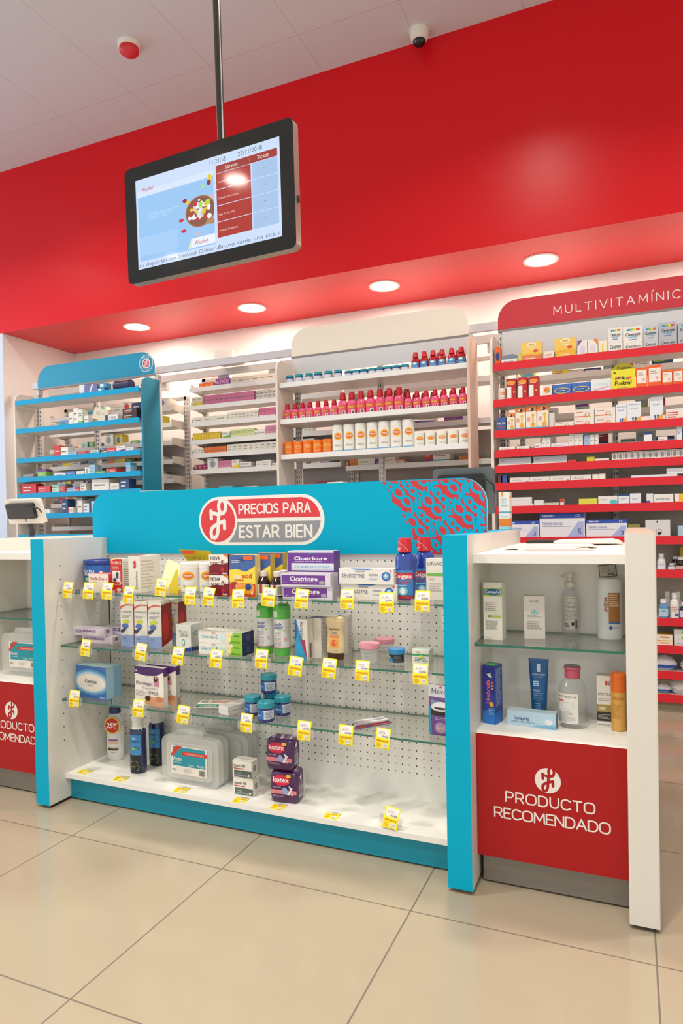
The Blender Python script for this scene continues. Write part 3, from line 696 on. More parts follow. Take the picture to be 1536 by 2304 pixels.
nova(G1, 'dark red NOVAGESIC flu carton, lower of two stacked'); nova(G1+.0715, 'dark red NOVAGESIC flu carton, upper of two stacked')
FRUIT = [('r', 0, .6, 1, 1, '#4565a4'), ('p', [(0, .64), (.3, .66), (.65, .60), (1, .74), (1, .3), (0, .36)], '#f1d84a'), ('t', 'limi', .14, .43, .12, '#e8e4c8', 'l', {'b': .02, 'w': .34}), ('t', 'acid', .48, .45, .11, '#d8342c', 'l', {'b': .02, 'w': .38}), ('r', .2, .39, .55, .41, '#d8342c'),
         ('l', .1, .80, .5, .88, 2, '#cfd8ec'), ('r', .56, .88, .92, .98, '#ea6a2e'), ('t', 'GRLD', .36, .86, .05, '#1c1c28', 'l'), ('r', 0, 0, 1, .3, '#cf4a22'), ('e', .2, .26, .18, .1, '#b02c34'), ('e', .4, .24, .17, .1, '#ec9a5a'), ('e', .72, .2, .25, .14, '#f0a030'), ('e', .74, .24, .12, .08, '#1f4a8c'), ('r', .84, .06, .92, .14, '#f3d8b0')]
carton('medicine_carton', 'blue and yellow limiacid carton with fruit, frontmost of three', .101, .035, .141, '#e8b040', at(.552, .23, G1), side='#d8c078', front=FRUIT)
carton('medicine_carton', 'blue and yellow limiacid carton, second of three in depth', .101, .033, .141, '#e8b040', at(.585, .275, G1), side='#c8a840', front=FRUIT)
carton('medicine_carton', 'blue and yellow limiacid carton, rearmost of three', .101, .033, .143, '#e8b040', at(.600, .335, G1), side='#c8a840', front=FRUIT)
def syrup(lab, x, y, z=G1, k=1.0, lc='#e8e2d8', bc='#2a0f0c', root=None):
    t = thing('syrup_bottle', lab, 'bottle', (x, y, z), 0, 'brown syrup bottles')
    mb = MB(); mb.lathe([(.020*k, 0), (.023*k, .003), (.023*k, .045*k), (.020*k, .055*k), (.011*k, .066*k), (.011*k, .07*k)], M(bc, .12), 24)
    art(mb, cyl_face(.023*k, .006, .042*k, 1.35), [('r', 0, 0, 1, 1, lc), ('r', 0, 0, .12, 1, '#b23a32'), ('r', .45, .2, .60, 1, '#a8342c'), ('bar', .68, .1, .9, .85, '#555')])
    mb.build('bottle_body', t); MB().lathe([(.0125*k, .068*k), (.013*k, .07*k), (.013*k, .084*k), (.011*k, .086*k)], M('#e2d6d0', .35), 20).build('cap', t); return t
syrup('brown glass syrup bottle with white cap, left front one of three', .616, .262); syrup('brown glass syrup bottle with white cap, right front one behind the price tag', .672, .255); syrup('brown glass syrup bottle with white cap, standing behind the other two', .668, .31)
VIO = '#6f3a96'
cic = [('r', .015, .12, .90, .86, M(VIO, .3)), ('t', 'Cicatricure', .19, .40, .38, '#f0eaf2', 'l', {'b': .03, 'w': .56}), ('r', .78, .16, .885, .42, '#a9a2a4'), ('l', .25, .22, .72, .34, 1, '#c8a8d8'), ('l', .05, .2, .14, .3, 1, '#c8a8d8')]
carton('cream_carton', 'flat violet Cicatricure carton lying lowest in the stack', .178, .06, .041, '#ddd6e0', at(.795, .228, G1), front=cic, side='#b9b2bc')
carton('cream_carton', 'flat violet Cicatricure carton lying on the lowest one', .178, .06, .041, '#ddd6e0', at(.792, .222, G1+.0415), front=cic, side='#b9b2bc')
carton('cream_carton', 'upright violet Cicatricure CICATRICES Y ESTRÍAS carton with raised lid behind the flat ones', .170, .05, .152, VIO, at(.776, .296, G1), side='#5d3080', topc='#e0d8e4',
       front=[('r', 0, .955, 1, 1, '#e0d8e4'), ('t', 'Cicatricure', .5, .80, .075, '#f0eaf2', 'c', {'b': .03, 'w': .72}), ('l', .15, .755, .85, .785, 1, '#d0b8e0'), ('r', .08, .57, 1, .73, '#d9dbe2'), ('t', 'CICATRICES Y ESTRÍAS', .54, .625, .045, '#3a9cc4', 'c', {'w': .74, 'b': .01}), ('l', .1, .59, .98, .605, 1, '#8fb8d0'), ('e', .5, .94, .03, .02, '#2a9ab0')])
sens = [('t', 'SENSODYNE', .05, .40, .26, '#33406a', 'l', {'w': .42, 'b': .006}), ('t', 'REPARA', .56, .52, .15, '#4a5c86', 'l', {'w': .16}), ('l', .56, .26, .75, .42, 2, '#9fc4d8'), ('p', [(.22, 1), (.64, 1), (.55, .92), (.32, .92)], '#2f78c8'), ('r', .3, .80, .48, .83, '#2c3c66'), ('e', .865, .52, .08, .28, '#2c62b4'), ('e', .865, .52, .055, .19, '#78b6e4'), ('e', .86, .54, .02, .12, '#e9eef2'), ('l', .07, .3, .3, .34, 1, '#aab'), ('e', .95, .86, .02, .05, '#d84a40')]
carton('toothpaste_carton', 'white SENSODYNE toothpaste carton, lower of two', .180, .045, .049, '#ece8e2', at(1.0, .255, G1), front=sens)
carton('toothpaste_carton', 'white SENSODYNE toothpaste carton, upper of two', .184, .045, .049, '#ece8e2', at(.991, .25, G1+.0495), front=sens)
def wash(lab, x, y):
    t = thing('mouthwash_bottle', lab, 'bottle', (x, y, G1), -6)
    def pr(k): return [(r, z) for r, z in ((.027, 0), (.031, .004), (.0325, .02), (.033, .10), (.0325, .125), (.030, .137), (.017, .150), (.016, .153))]
    mb = MB(); mb.lathe(pr(0), M('#27419a', .08, coat=.6), 28, sy=.72)
    S = cyl_face(.033, .0, .13, 1.15, sy=.72)
    art(mb, S, [('r', .02, .12, .98, .72, '#3f86c6'), ('r', .02, .50, .98, .66, '#cf2832'), ('t', 'Colgate', .5, .53, .10, '#f4efea', 'c', {'b': .025, 'w': .80}), ('t', 'SENSITIVE', .5, .40, .065, '#c83848', 'c', {'w': .72, 'b': .01}), ('l', .2, .33, .8, .38, 1, '#b8dce8'), ('e', .5, .22, .22, .10, '#7cc7e0'), ('e', .5, .22, .12, .07, '#e8f2f4'), ('r', .06, .04, .94, .11, '#b8303c'), ('r', .1, .75, .35, .83, '#3d6fc4')])
    mb.build('bottle_body', t)
    mb = MB(); mb.lathe([(.0215, .148), (.0225, .15), (.0205, .19), (.0195, .193)], M('#d0262e', .22), 28, sy=.95)
    art(mb, cyl_face(lambda z: .0225-(z-.15)*.05, .15, .19, 1.2), [('l', .06, .10, .5, .34, 2, '#f0d8d4'), ('s', [(0, .75), (.25, .72), (.5, .55), (.7, .3), (.85, .12)], .001, '#f2dcd8')])
    mb.build('cap', t); return t
wash('blue Colgate SENSITIVE mouthwash bottle with red cap, front one of two', 1.108, .29)
wash('blue Colgate SENSITIVE mouthwash bottle with red cap, behind its twin', 1.148, .365)
carton('cream_carton', 'white URIAGE carton with green band beside the turquoise post', .062, .05, .128, '#e9e5dc', at(1.203, .30, G1), front=[('t', 'URIAGE', .08, .84, .08, '#56585a', 'l', {'w': .9}), ('r', .03, .58, .97, .65, '#7cbc5a'), ('t', 'DSP', .18, .48, .05, '#d87a70', 'l'), ('l', .15, .2, .8, .42, 4, '#bbb4aa')])

# --- middle glass shelf
dic = [('e', .345, .62, .042, .24, '#f0a8a4'), ('t', 'DICLOFENACO', .07, .48, .30, '#43408c', 'l', {'b': .02, 'w': .66}), ('l', .07, .28, .3, .38, 1, '#6a6690'), ('r', .78, .1, .96, .16, '#e3a9b4')]
dkw = dict(side='#cfc4cf', right=[('r', .25, .4, .6, .8, '#77716c')])
carton('medicine_carton', 'pale lilac DICLOFENACO carton, lowest of the stack', .150, .05, .028, '#dccfdc', at(-.130, .275, G2), front=dic, **dkw)
carton('medicine_carton', 'pale lilac DICLOFENACO carton lying on top of the stack', .155, .045, .029, '#dccfdc', at(-.165, .268, G2+.029), front=dic, **dkw)
carton('medicine_carton', 'pale lilac carton turned upside down behind the DICLOFENACO stack', .085, .05, .030, '#d8cbd6', at(-.10, .325, G2+.029), side='#a89898', front=[('t', 'DIC', .05, .2, .42, '#43408c', 'l', {'mir': 1, 'b': .02}) if 0 else ('t', 'DIC', .92, .85, .42, '#43408c', 'l', {'mir': 1, 'b': .02, 'w': .6})])
carton('medicine_carton', 'lilac carton lying at the back under the upside-down one', .085, .05, .028, '#d3c6d0', at(-.10, .33, G2), side='#b8a8ac')
catf = [('p', [(0, 1), (1, 1), (1, .93), (.5, .95), (0, .84)], '#efece4'), ('p', [(0, .80), (0, .88), (.45, .93), (.95, .92), (.95, .90), (.5, .905), (.2, .87)], '#e05a40'), ('t', 'catical', .08, .745, .05, '#4a5260', 'l', {'w': .8, 'sh': .1}), ('l', .1, .62, .9, .69, 3, '#8a8a90'), ('p', [(.15, .57), (.5, .60), (.7, .57), (.55, .50), (.2, .50)], '#c9d438'), ('e', .36, .45, .26, .055, '#5274b8'), ('p', [(0, .36), (.5, .42), (.35, .34), (.15, .29), (0, .30)], '#37405c'), ('p', [(0, .0), (1, 0), (1, .26), (0, .24)], '#8ea4cf'), ('l', .15, .15, .6, .2, 2, '#5468a0')]
catr = [('p', [(0, .93), (1, .97), (1, .15), (0, .02)], '#8e1418'), ('t', 'catical', .75, .80, .05, '#6c6660', 'c', {'w': .5}), ('e', .35, .45, .34, .30, '#c22a1c')]
for i, (x, y, lab) in enumerate(((.028, .262, 'frontmost left'), (.092, .262, 'second from the left'), (.156, .262, 'third, its red side turned out'))):
    carton('medicine_carton', 'tall white and red catical carton, %s of the row' % lab, .060, .06, .170, '#e6e2da', (x, y, G2), side='#e6ddd2', front=catf, right=catr)
carton('medicine_carton', 'tall white and red catical carton standing behind the row', .060, .05, .170, '#e6e2da', (.168, .345, G2), side='#e6ddd2', front=catf, right=catr)
carton('medicine_carton', 'white Neutro GRISI soap carton with dark blue foot', .063, .07, .094, '#e6e6de', at(.291, .25, G2), side='#dde0d8',
       front=[('t', 'Neutro', .2, .70, .10, '#7c8288', 'l', {'w': .6}), ('t', 'GRISI', .25, .55, .11, '#4c5a54', 'l', {'w': .55}), ('e', .5, .33, .10, .13, '#2f9a74'), ('e', .5, .33, .07, .09, '#e6e6de'), ('p', [(0, 0), (1, 0), (1, .17), (.5, .08), (0, .17)], '#23408c')],
       right=[('e', .4, .66, .14, .09, '#2f9a74'), ('e', .4, .66, .10, .06, '#dde0d8'), ('p', [(0, 0), (1, 0), (1, .1), (0, .17)], '#23408c')])
oxi = [('t', 'Oxivit-E', .05, .40, .28, '#2f9ab8', 'l', {'w': .40, 'b': .01}), ('p', [(.70, 0), (1, 0), (1, 1), (.80, 1), (.74, .5)], '#8cc63c'), ('e', .56, .45, .07, .26, '#c6e4f0'), ('e', .56, .70, .05, .14, '#d6ecf2'), ('e', .70, .45, .06, .3, '#efe7a0'), ('e', .70, .72, .05, .14, '#f0dc82'), ('l', .82, .62, .95, .8, 1, '#3a6a28'), ('l', .76, .1, .97, .26, 2, '#3a5a28'), ('e', .35, .9, .05, .06, '#b8b4ac')]
for z, lab in ((G2, 'lower'), (G2+.040, 'upper')):
    carton('medicine_carton', 'white and green Oxivit-E carton with bears, %s of two' % lab, .177, .075, .0395, '#e9e6dc', at(.458, .23, z), side='#1d2a56', topc='#dfdcd0', front=oxi, right=[('e', .5, .5, .2, .35, '#3a4878')])
def mousse(lab, x, y):
    t = thing('spray_can', lab, 'can', (x, y, G2), 8)
    mb = MB(); mb.lathe([(.0265, .026), (.0285, .028), (.0285, .125)], M('#e4e4e2', .22), 28)
    art(mb, cyl_face(.0285, .028, .125, 1.3), [('t', 'body', .22, .78, .12, '#3c4f9c', 'l', {'sh': .3, 'w': .42, 'b': .015}), ('t', 'natur', .18, .67, .12, '#3c4f9c', 'l', {'sh': .3, 'w': .50, 'b': .015}), ('l', .45, .60, .62, .64, 1, '#8cc86c'), ('e', .70, .62, .04, .025, '#8cc86c')]+[q for z in (.50, .30, .12) for q in (('t', 'MOUSSE', .22, z, .055, '#545a86', 'l', {'w': .36}), ('l', .22, z-.09, .62, z-.02, 2, '#e0a8b0'))]+[('e', .78, .32, .08, .05, '#eda8b4'), ('r', 0, .0, 1, .015, '#b8384a')])
    mb.build('can_body', t); MB().lathe([(.026, 0), (.027, .002), (.0275, .026)], M('#62bf52', .3), 28).build('base_cap', t)
    mb = MB(); mb.lathe([(.0285, .125), (.0295, .127), (.0295, .160), (.027, .170), (.020, .1755)], M('#5fc252', .3), 28)
    art(mb, cyl_face(.0295, .127, .158, 1.2), [('r', .05, .15, .42, .8, '#dfe6d4')]); mb.build('cap', t); return t
mousse('green-capped body natur mousse can, left of two', .590, .31); mousse('green-capped body natur mousse can, right of two', .662, .30)
alf = [('p', [(0, 1), (.14, 1), (.95, 0), (0, 0)], '#2f9ac8'), ('p', [(0, 1), (.12, 1), (.2, .7), (0, .4)], '#2a5aa8'), ('p', [(.42, .5), (.8, .5), (.95, .0)], '#a83058'), ('t', 'Alcaderma', .62, .95, .28, '#5a6478', 'r', {'rot': 1, 'w': 1.3})]
for i in range(4):
    carton('medicine_carton', 'slim white and blue Alcaderma carton, %s of four from the front' % ordn[i], .046, .042, .132, '#e8e2d8', (.762+.028*i, .245+.045*i, G2), side='#cfcac2' if i else '#e2d9ca', topc=('#e8e2d8', '#6a5c94', '#d8d2cc', '#e0dcd4')[i], front=alf if i == 0 else [('r', 0, 0, .2, 1, '#2f9ac8')], right=[('bar', .3, .04, .7, .4, '#555048')] if i == 0 else [('l', .1, .1, .8, .9, 8, '#b5b0a8')])
# sunscreen bottle, upside-down with brown cap
t = thing('lotion_bottle', 'cream HAWAIIAN Tropic sun lotion bottle standing on its brown cap', 'bottle', (.865, .29, G2), 4)
mb = MB(); mb.lathe([(.026, .021), (.030, .024), (.0305, .04), (.029, .065), (.0265, .085), (.029, .105), (.0325, .125), (.031, .136), (.024, .140)], M('#ead3a4', .3), 28, sy=.55)
art(mb, cyl_face(lambda z: .0300-.002*math.sin((z-.03)*34), .026, .134, .95, sy=.55), [('p', [(.2, .76), (.5, .80), (.6, .74)], '#9cc45c'), ('t', 'HAWAIIAN', .5, .66, .06, '#4a3a30', 'c', {'w': .66, 'b': .02}), ('t', 'Tropic', .5, .58, .06, '#4a3a30', 'c', {'sh': .3, 'w': .4}), ('l', .25, .53, .75, .56, 1, '#6a5a48'), ('r', .2, .44, .8, .50, '#e88a5c'), ('r', .2, .12, .8, .44, '#f0b458'), ('e', .5, .28, .24, .10, '#e4643c'), ('e', .36, .32, .09, .05, '#f08a4a'), ('e', .62, .30, .09, .06, '#f09a5a'), ('l', .25, .05, .75, .08, 1, '#6a4a30')])
mb.build('bottle_body', t); MB().lathe([(.025, 0), (.027, .002), (.028, .021), (.026, .022)], M('#4a2a20', .3), 24, sy=.6).build('cap', t)
def cottonjar(lab, x, y):
    t = thing('plastic_jar', lab, 'jar', (x, y, G2), 10)
    mb = MB(); mb.lathe([(.026, 0), (.029, .002), (.031, .045), (.031, .048)], MILKY, 28)
    art(mb, cyl_face(.030, .005, .045, 1.0), [('t', 'Johnsons', .3, .66, .16, '#8088b8', 'l', {'sh': .3, 'w': .5}), ('l', .3, .3, .7, .55, 3, '#a8acc8')])
    mb.build('jar_body', t); MB().lathe([(.033, .046), (.034, .048), (.034, .060), (.032, .062)], M('#ee9cae', .3), 28).build('lid', t)
cottonjar('translucent jar with pink lid, left front one on the middle glass shelf', .985, .285); cottonjar('translucent jar with pink lid, standing behind the other pink-lidded jar', 1.0, .385)
t = thing('ointment_jar', 'small white jar with blue lid and black ZEPOL label', 'jar', (1.070, .305, G2))
mb = MB(); mb.lathe([(.022, 0), (.0245, .003), (.0245, .030)], M('#e8e8e4', .3), 24)
art(mb, cyl_face(.0245, .004, .029, 1.4), [('r', 0, 0, 1, 1, '#20262c'), ('r', .0, 0, .42, .5, '#4a9ac8'), ('t', 'ZEPOL', .04, .56, .26, '#e8ecee', 'l', {'w': .32, 'b': .02}), ('l', .48, .15, .92, .9, 5, '#8a9096')]); mb.build('jar_body', t)
MB().lathe([(.0255, .029), (.0265, .031), (.0265, .044), (.024, .0465)], M('#3c94d0', .3), 24).build('lid', t)
carton('ointment_carton', 'small white and green ZEPOL carton behind a price tag', .055, .05, .048, '#e9e6dc', at(1.152, .29, G2), side='#cfdccf', front=[('r', 0, .60, 1, .72, '#3aa06c'), ('t', 'ZEPOL', .5, .28, .22, '#2f8a70', 'c', {'b': .02, 'w': .72}), ('e', .55, .56, .1, .1, '#e8d43a'), ('r', .25, .78, .5, .9, '#c8c4b8')])

# --- lowest glass shelf
carton('tissue_box', 'blue and white Kleenex tissue box', .158, .075, .122, '#3f74b8', at(-.139, .247, G3), rz=-5, side='#7fa7c4', topc='#9fb8b8',
       front=[('r', 0, 0, 1, 1, '#3a68ae'), ('e', .5, .5, .62, .40, '#5b9ccc'), ('e', .5, .5, .54, .33, '#a9cbe0'), ('e', .5, .49, .47, .27, '#e9e2d8'), ('t', 'Kleenex', .5, .47, .13, '#2a4250', 'c', {'sh': .2, 'w': .42, 'b': .01}), ('t', 'original', .48, .38, .045, '#5a6a70', 'c', {'w': .2}), ('t', 'Kleenex', .97, .04, .05, '#e8eef2', 'r', {'sh': .2})],
       right=[('r', 0, .02, .5, .98, '#9cc3d4')])
phf = [('p', [(0, 1), (1, 1), (1, .90), (.75, .79), (.4, .77), (0, .82)], '#4f2868'), ('e', .06, .88, .03, .025, '#d8c8e0'), ('t', 'Pharmagel', .05, .53, .09, '#4a2a5c', 'l', {'w': .56}), ('t', 'Breast Discs', .25, .43, .055, '#a89ab0', 'l', {'w': .55}), ('p', [(.66, .52), (.86, .52), (.84, .75), (.72, .78)], '#c88aa0'), ('e', .73, .70, .07, .07, '#3a2420'), ('e', .74, .73, .03, .03, '#d8a890'), ('l', .03, .24, .42, .40, 5, '#a8a2a8'), ('t', '5PACK', .48, .30, .09, '#5a3a6c', 'l', {'w': .35}), ('p', [(.35, .1), (.5, .26), (.9, .22), (1, .28), (1, 0), (.55, .02)], '#d8a07c'), ('e', .46, .20, .1, .07, '#4a2a20'), ('e', .85, .2, .13, .07, '#c4805c')]
carton('medicine_carton', 'purple and white Pharmagel Breast Discs carton, front one of two', .135, .022, .141, '#ece6dc', at(.147, .234, G3), rz=-3, side='#e4ddd2', front=phf, right=[('r', 0, .78, 1, 1, '#4f2868')])
carton('medicine_carton', 'purple and white Pharmagel carton, rear one of two', .135, .022, .143, '#ece6dc', at(.175, .268, G3), rz=-3, side='#c9c2b8', front=phf, right=[('r', 0, .78, 1, 1, '#4f2868'), ('r', .5, 0, 1, .2, '#d08a60')])
tag(MB().box(-.055, -.04, 0, .055, .04, .003, M('#8a8d8c', .3), t=M('#cdd2cc', .3)).build('blister_pack', None, (.372, .315, G3), 20), 'flat grey blister card lying under the green leaflet', 'card')
mb = MB(); mb.box(-.075, -.05, .004, .075, .05, .006, M('#e7e2d8', .35)); art(mb, flat_face((-.075, -.05, .006), (1, 0, 0), (0, 1, 0), (0, 0, 1), .15, .1), [('r', .02, .05, .6, .42, '#2f7a5c'), ('t', 'KLEENOX', .1, .12, .16, '#e0e8dc', 'l', {'w': .42}), ('r', .3, .6, .95, .9, '#c89a8a'), ('l', .05, .6, .28, .9, 3, '#999')]); tag(mb.build('leaflet_pack', None, (.38, .325, G3), 18), 'flat green and white pack lying on the grey card', 'pack')
for z, lab, r in ((G3, 'lower', 42), (G3+.0145, 'upper', 40)): carton('medicine_carton', 'plain white flat carton lying on the lowest glass shelf, %s of two' % lab, .052, .12, .014, '#e6e3de', (.462, .235, z), rz=r-60, side='#d5d0c8')
def vick(lab, x, y, z, rz=0, group='blue ointment jars with teal lids'):
    t = thing('ointment_jar', lab, 'jar', (x, y, z), rz, None)
    R = .0275
    mb = MB(); mb.lathe([(R*.93, 0), (R, .003), (R, .046)], M('#1c2470', .12, coat=.5), 26)
    art(mb, cyl_face(R, .011, .040, 1.4), [('r', 0, 0, 1, 1, '#cdd3e0'), ('r', 0, 0, .5, 1, '#2d6ab4'), ('p', [(0, 0), (.5, 0), (.5, .42), (.25, .2), (0, .3)], '#9fd04a'), ('p', [(.0, .8), (.25, .55), (.5, .8), (.5, 1), (0, 1)], '#dfe6e4'), ('e', .26, .78, .08, .16, '#2c6a5c'), ('t', 'Vapo', .25, .36, .2, '#e4eef4', 'c', {'w': .34}), ('l', .56, .1, .94, .9, 6, '#7a8094')])
    mb.build('jar_body', t); MB().lathe([(R*1.0, .045), (R*1.05, .047), (R*1.05, .062), (R*.98, .0645)], M('#2493a6', .28), 26).build('lid', t); return t
vick('navy ointment jar with teal lid, left one of the front pair', .556, .275, G3, 10); vick('navy ointment jar with teal lid, frontmost of the cluster', .638, .222, G3, 14)
vick('navy ointment jar with teal lid, right rear one of the cluster', .655, .305, G3, 30); vick('navy ointment jar with teal lid, hidden at the back under the top jar', .590, .345, G3, 5)
vick('navy ointment jar with teal lid, alone on top of the cluster', .590, .328, G3+.065, 0)
t = thing('blister_pack', 'blue and red blister of toothbrushes lying on the lowest glass shelf', 'pack', (.975, .30, G3), 52)
t.scale = (.62, .85, 1)
mb = MB(); mb.box(-.11, -.035, .001, .11, .035, .003, M('#5a74b4', .3)); art(mb, flat_face((-.11, -.035, .003), (1, 0, 0), (0, 1, 0), (0, 0, 1), .22, .07), [('r', 0, 0, 1, .25, '#b0403a'), ('r', .3, .3, .6, .9, '#b8c4dc'), ('r', .1, .4, .3, .8, '#d8c45a'), ('r', .75, .2, .95, .8, '#2c3c78')]); mb.build('backing_card', t)
for y in (-.015, .012): MB().tube([(-.10, y, .010), (-.04, y, .012), (.05, y, .008), (.10, y, .010)], .0055, M('#e8e2e0', .3)).build('toothbrush', t)
# adhesive tape pouch
t = thing('hanging_pouch', 'purple Nexcare pouch with black tape roll beside the turquoise post', 'pouch', (1.222, .27, G3), -4)
mb = MB(); pl = [(-.036, 0), (.034, 0), (.036, .06), (.038, .15), (-.040, .155), (-.038, .06)]
mb.extr(pl, 'y', -.004, .004, M('#7c5a98', .25)); S = flat_face((-.040, -.004, 0), (1, 0, 0), (0, 0, 1), (0, -1, 0), .078, .155)
art(mb, S, [('p', [(0, .76), (1, .74), (1, .98), (0, 1)], '#dfe0e6'), ('t', 'Nexcare', .14, .82, .11, '#3a3f78', 'l', {'w': .95}), ('t', '3M', .42, .93, .04, '#c83840', 'l', {'b': .02}), ('p', [(0, .0), (.13, .03), (.1, .55), (0, .6)], '#3aa0c8'), ('p', [(.12, .70), (1, .62), (1, .40), (.1, .5)], '#8fa0c4')])
mb.build('pouch_body', t)
mb = MB(); mb.lathe([(.028, .008), (.031, .012), (.031, .068)], M('#6c4a8c', .3), 26, cy=.0); art(mb, cyl_face(.031, .01, .066, .9), [('e', .5, .35, .36, .30, '#a88ab0'), ('p', [(.3, .5), (.5, .38), (.7, .5), (.65, .2), (.5, .1), (.35, .2)], '#d8c48a'), ('l', .2, .75, .8, .92, 2, '#c8b8d8')]); o = mb.build('tape_roll', t); o.location = (.004, -.012, 0); o.scale = (1, .35, 1)
o = MB().lathe([(.032, .066), (.033, .068), (.033, .088), (.031, .09)], M('#2c2422', .35), 26).build('roll_cap', t); o.location = (.004, -.012, 0); o.scale = (1, .36, 1)
o = MB().lathe([(.001, 0), (.031, 0)], M('#cfccca', .4), 26, caps=False).build('roll_top', t); o.location = (.004, -.018, .092); o.rotation_euler = (.9, 0, 0); o.scale = (1, .5, 1)

# --- bottom shelf
t = thing('lotion_bottle', 'white lotion bottle with dark cap and red 25% sticker', 'bottle', (-.170, .405, B0), 14)
pr = [(.030, 0), (.034, .004), (.036, .03), (.0355, .12), (.030, .16), (.0215, .185), (.021, .19)]
mb = MB(); mb.lathe(pr, M('#e4e2dc', .28), 28, sy=.62)
def rL(z):
    for a, b in zip(pr[:-1], pr[1:]):
        if a[1] <= z <= b[1]: return a[0]+(b[0]-a[0])*(z-a[1])/(b[1]-a[1])
    return .03
art(mb, cyl_face(lambda z: .036, .0, .12, .9, sy=.62), [('r', .2, .66, .8, .71, '#7a5a9c'), ('r', .2, .56, .8, .65, '#e8b89c'), ('r', .15, .40, .85, .44, '#e0b068'), ('r', .15, .34, .85, .40, '#2c2824'), ('t', '200 ml', .5, .26, .04, '#6a6660', 'c')])
mb.build('bottle_body', t); MB().lathe([(.023, .187), (.024, .189), (.023, .207), (.020, .209)], M('#24346c', .3), 24, sy=.8).build('cap', t)
n = 32; mb = MB(); mb.add([(.034*math.cos(2*PI*i/n), -.0255, .142+.034*math.sin(2*PI*i/n)) for i in range(n)], [tuple(range(n))], '#e8cf2e')
mb.add([(.029*math.cos(2*PI*i/n), -.0259, .142+.029*math.sin(2*PI*i/n)) for i in range(n)], [tuple(range(n))], '#d02a22')
art(mb, flat_face((-.03, -.026, .112), (1, 0, 0), (0, 0, 1), (0, -1, 0), .06, .06), [('t', '25%', .5, .34, .34, '#f6ece4', 'c', {'b': .045, 'w': .82, 'sh': .1})]); o = mb.build('discount_sticker', t)
def shamp(lab, x, y, rz):
    t = thing('shampoo_bottle', lab, 'bottle', (x, y, B0), rz)
    mb = MB(); mb.lathe([(.028, 0), (.031, .004), (.0325, .015), (.0325, .150), (.030, .163), (.024, .170)], M('#1e2b52', .12, coat=.4), 28, sy=.8)
    art(mb, cyl_face(.0325, .004, .150, .85, sy=.8), [('r', .06, .46, .94, .98, '#3f86bc'), ('r', .06, .0, .94, .46, '#1a1e24'), ('p', [(.06, .3), (.94, .34), (.94, .52), (.06, .5)], '#2c4c78'), ('t', 'Helapport', .5, .80, .045, '#1c2c50', 'c', {'w': .7}), ('e', .4, .62, .12, .035, '#8cba3c'), ('p', [(.35, .58), (.75, .60), (.8, .66), (.55, .68)], '#1c2420'), ('l', .3, .86, .6, .92, 2, '#cfe0ec'),
        ('s', arc(.45, .22, .28, .09, 20, 200, 12), .0012, '#c8cc5a'), ('s', arc(.62, .14, .16, .07, -90, 160, 12), .0010, '#c8cc5a'), ('s', arc(.35, .12, .14, .05, 0, 220, 10), .0010, '#c8cc5a')])
    mb.build('bottle_body', t); MB().lathe([(.025, .168), (.0205, .176), (.021, .19), (.024, .212), (.021, .2135)], MILKY if 0 else M('#d8d6cf', .3), 26).build('cap', t); return t
shamp('dark blue shampoo bottle with pale cap, front one of two', .013, .325, 12); shamp('dark blue shampoo bottle with pale cap, rear one of two', .030, .415, 12)
def kit(lab, x, y, z, rz, label=True):
    t = thing('first_aid_case', lab, 'plastic case', (x, y, z), rz)
    mb = MB(); mb.extr(rr(-.125, 0, .125, .172, .03, .03, .025, .025, 6), 'y', 0, .03, MILKY, smooth=True); mb.build('front_shell', t)
    MB().extr(rr(-.125, 0, .125, .172, .03, .03, .025, .025, 6), 'y', .032, .062, MILKY, smooth=True).build('back_shell', t)
    MB().extr(rr(-.10, .02, .10, .15, .02, .02, .02, .02, 6), 'y', -.004, 0, MILKY, smooth=True).build('raised_panel', t)
    MB().extr(rr(-.075, .172, .045, .192, .012, .012, 0, 0, 4), 'y', .022, .040, MILKY).build('carry_handle', t)
    if label:
        mb = MB(); mb.box(-.078, -.0052, .035, .080, -.0046, .138, M('#e6e0d6', .4))
        S = flat_face((-.078, -.0052, .035), (1, 0, 0), (0, 0, 1), (0, -1, 0), .158, .103)
        art(mb, S, [('r', .05, .30, .95, .96, '#2593a4'), ('p', [(0, .60), (.0, .70), (.13, 1), (.32, 1)], '#d23a32'), ('r', .32, .70, 1, .83, '#d23a32'), ('t', 'Kit de Primeros Auxilios', .66, .735, .065, '#f2e4dc', 'c', {'w': .50}), ('t', 'Fischel', .06, .48, .13, '#eef2ee', 'l', {'sh': .35, 'w': .25, 'b': .01}), ('l', .05, .40, .34, .44, 1, '#cfe4e4'), ('t', 'Fischel', .93, .34, .09, '#eef2ee', 'r', {'sh': .35, 'w': .2}), ('l', .50, .33, .70, .42, 2, '#cfe4e4'), ('bar', .78, .05, .93, .24, '#4a4640'), ('l', .03, .12, .2, .2, 2, '#77726a'), ('l', .36, .1, .62, .22, 2, '#c8c2b8')])
        mb.build('label', t)
    return t
kit('translucent first aid case with teal Fischel label, front one on the bottom shelf', .28, .285, B0, -1)
kit('translucent first aid case standing behind another on the bottom shelf', .345, .375, B0, 0, False)
aqf = [('r', 0, .0, 1, .03, '#cfc8bc'), ('t', 'Aquavit-E 400', .05, .64, .17, '#3c3632', 'l', {'w': .62, 'b': .01}), ('r', .05, .52, .6, .57, '#c8383a'), ('p', rr(.08, .06, 1, .45, .06, .0, 0, .06, 3), '#55605c'), ('r', .14, .12, .92, .2, '#8f9894'), ('e', .86, .2, .05, .06, '#e8dcd8'), ('l', .2, .24, .5, .32, 1, '#c8d0cc')]
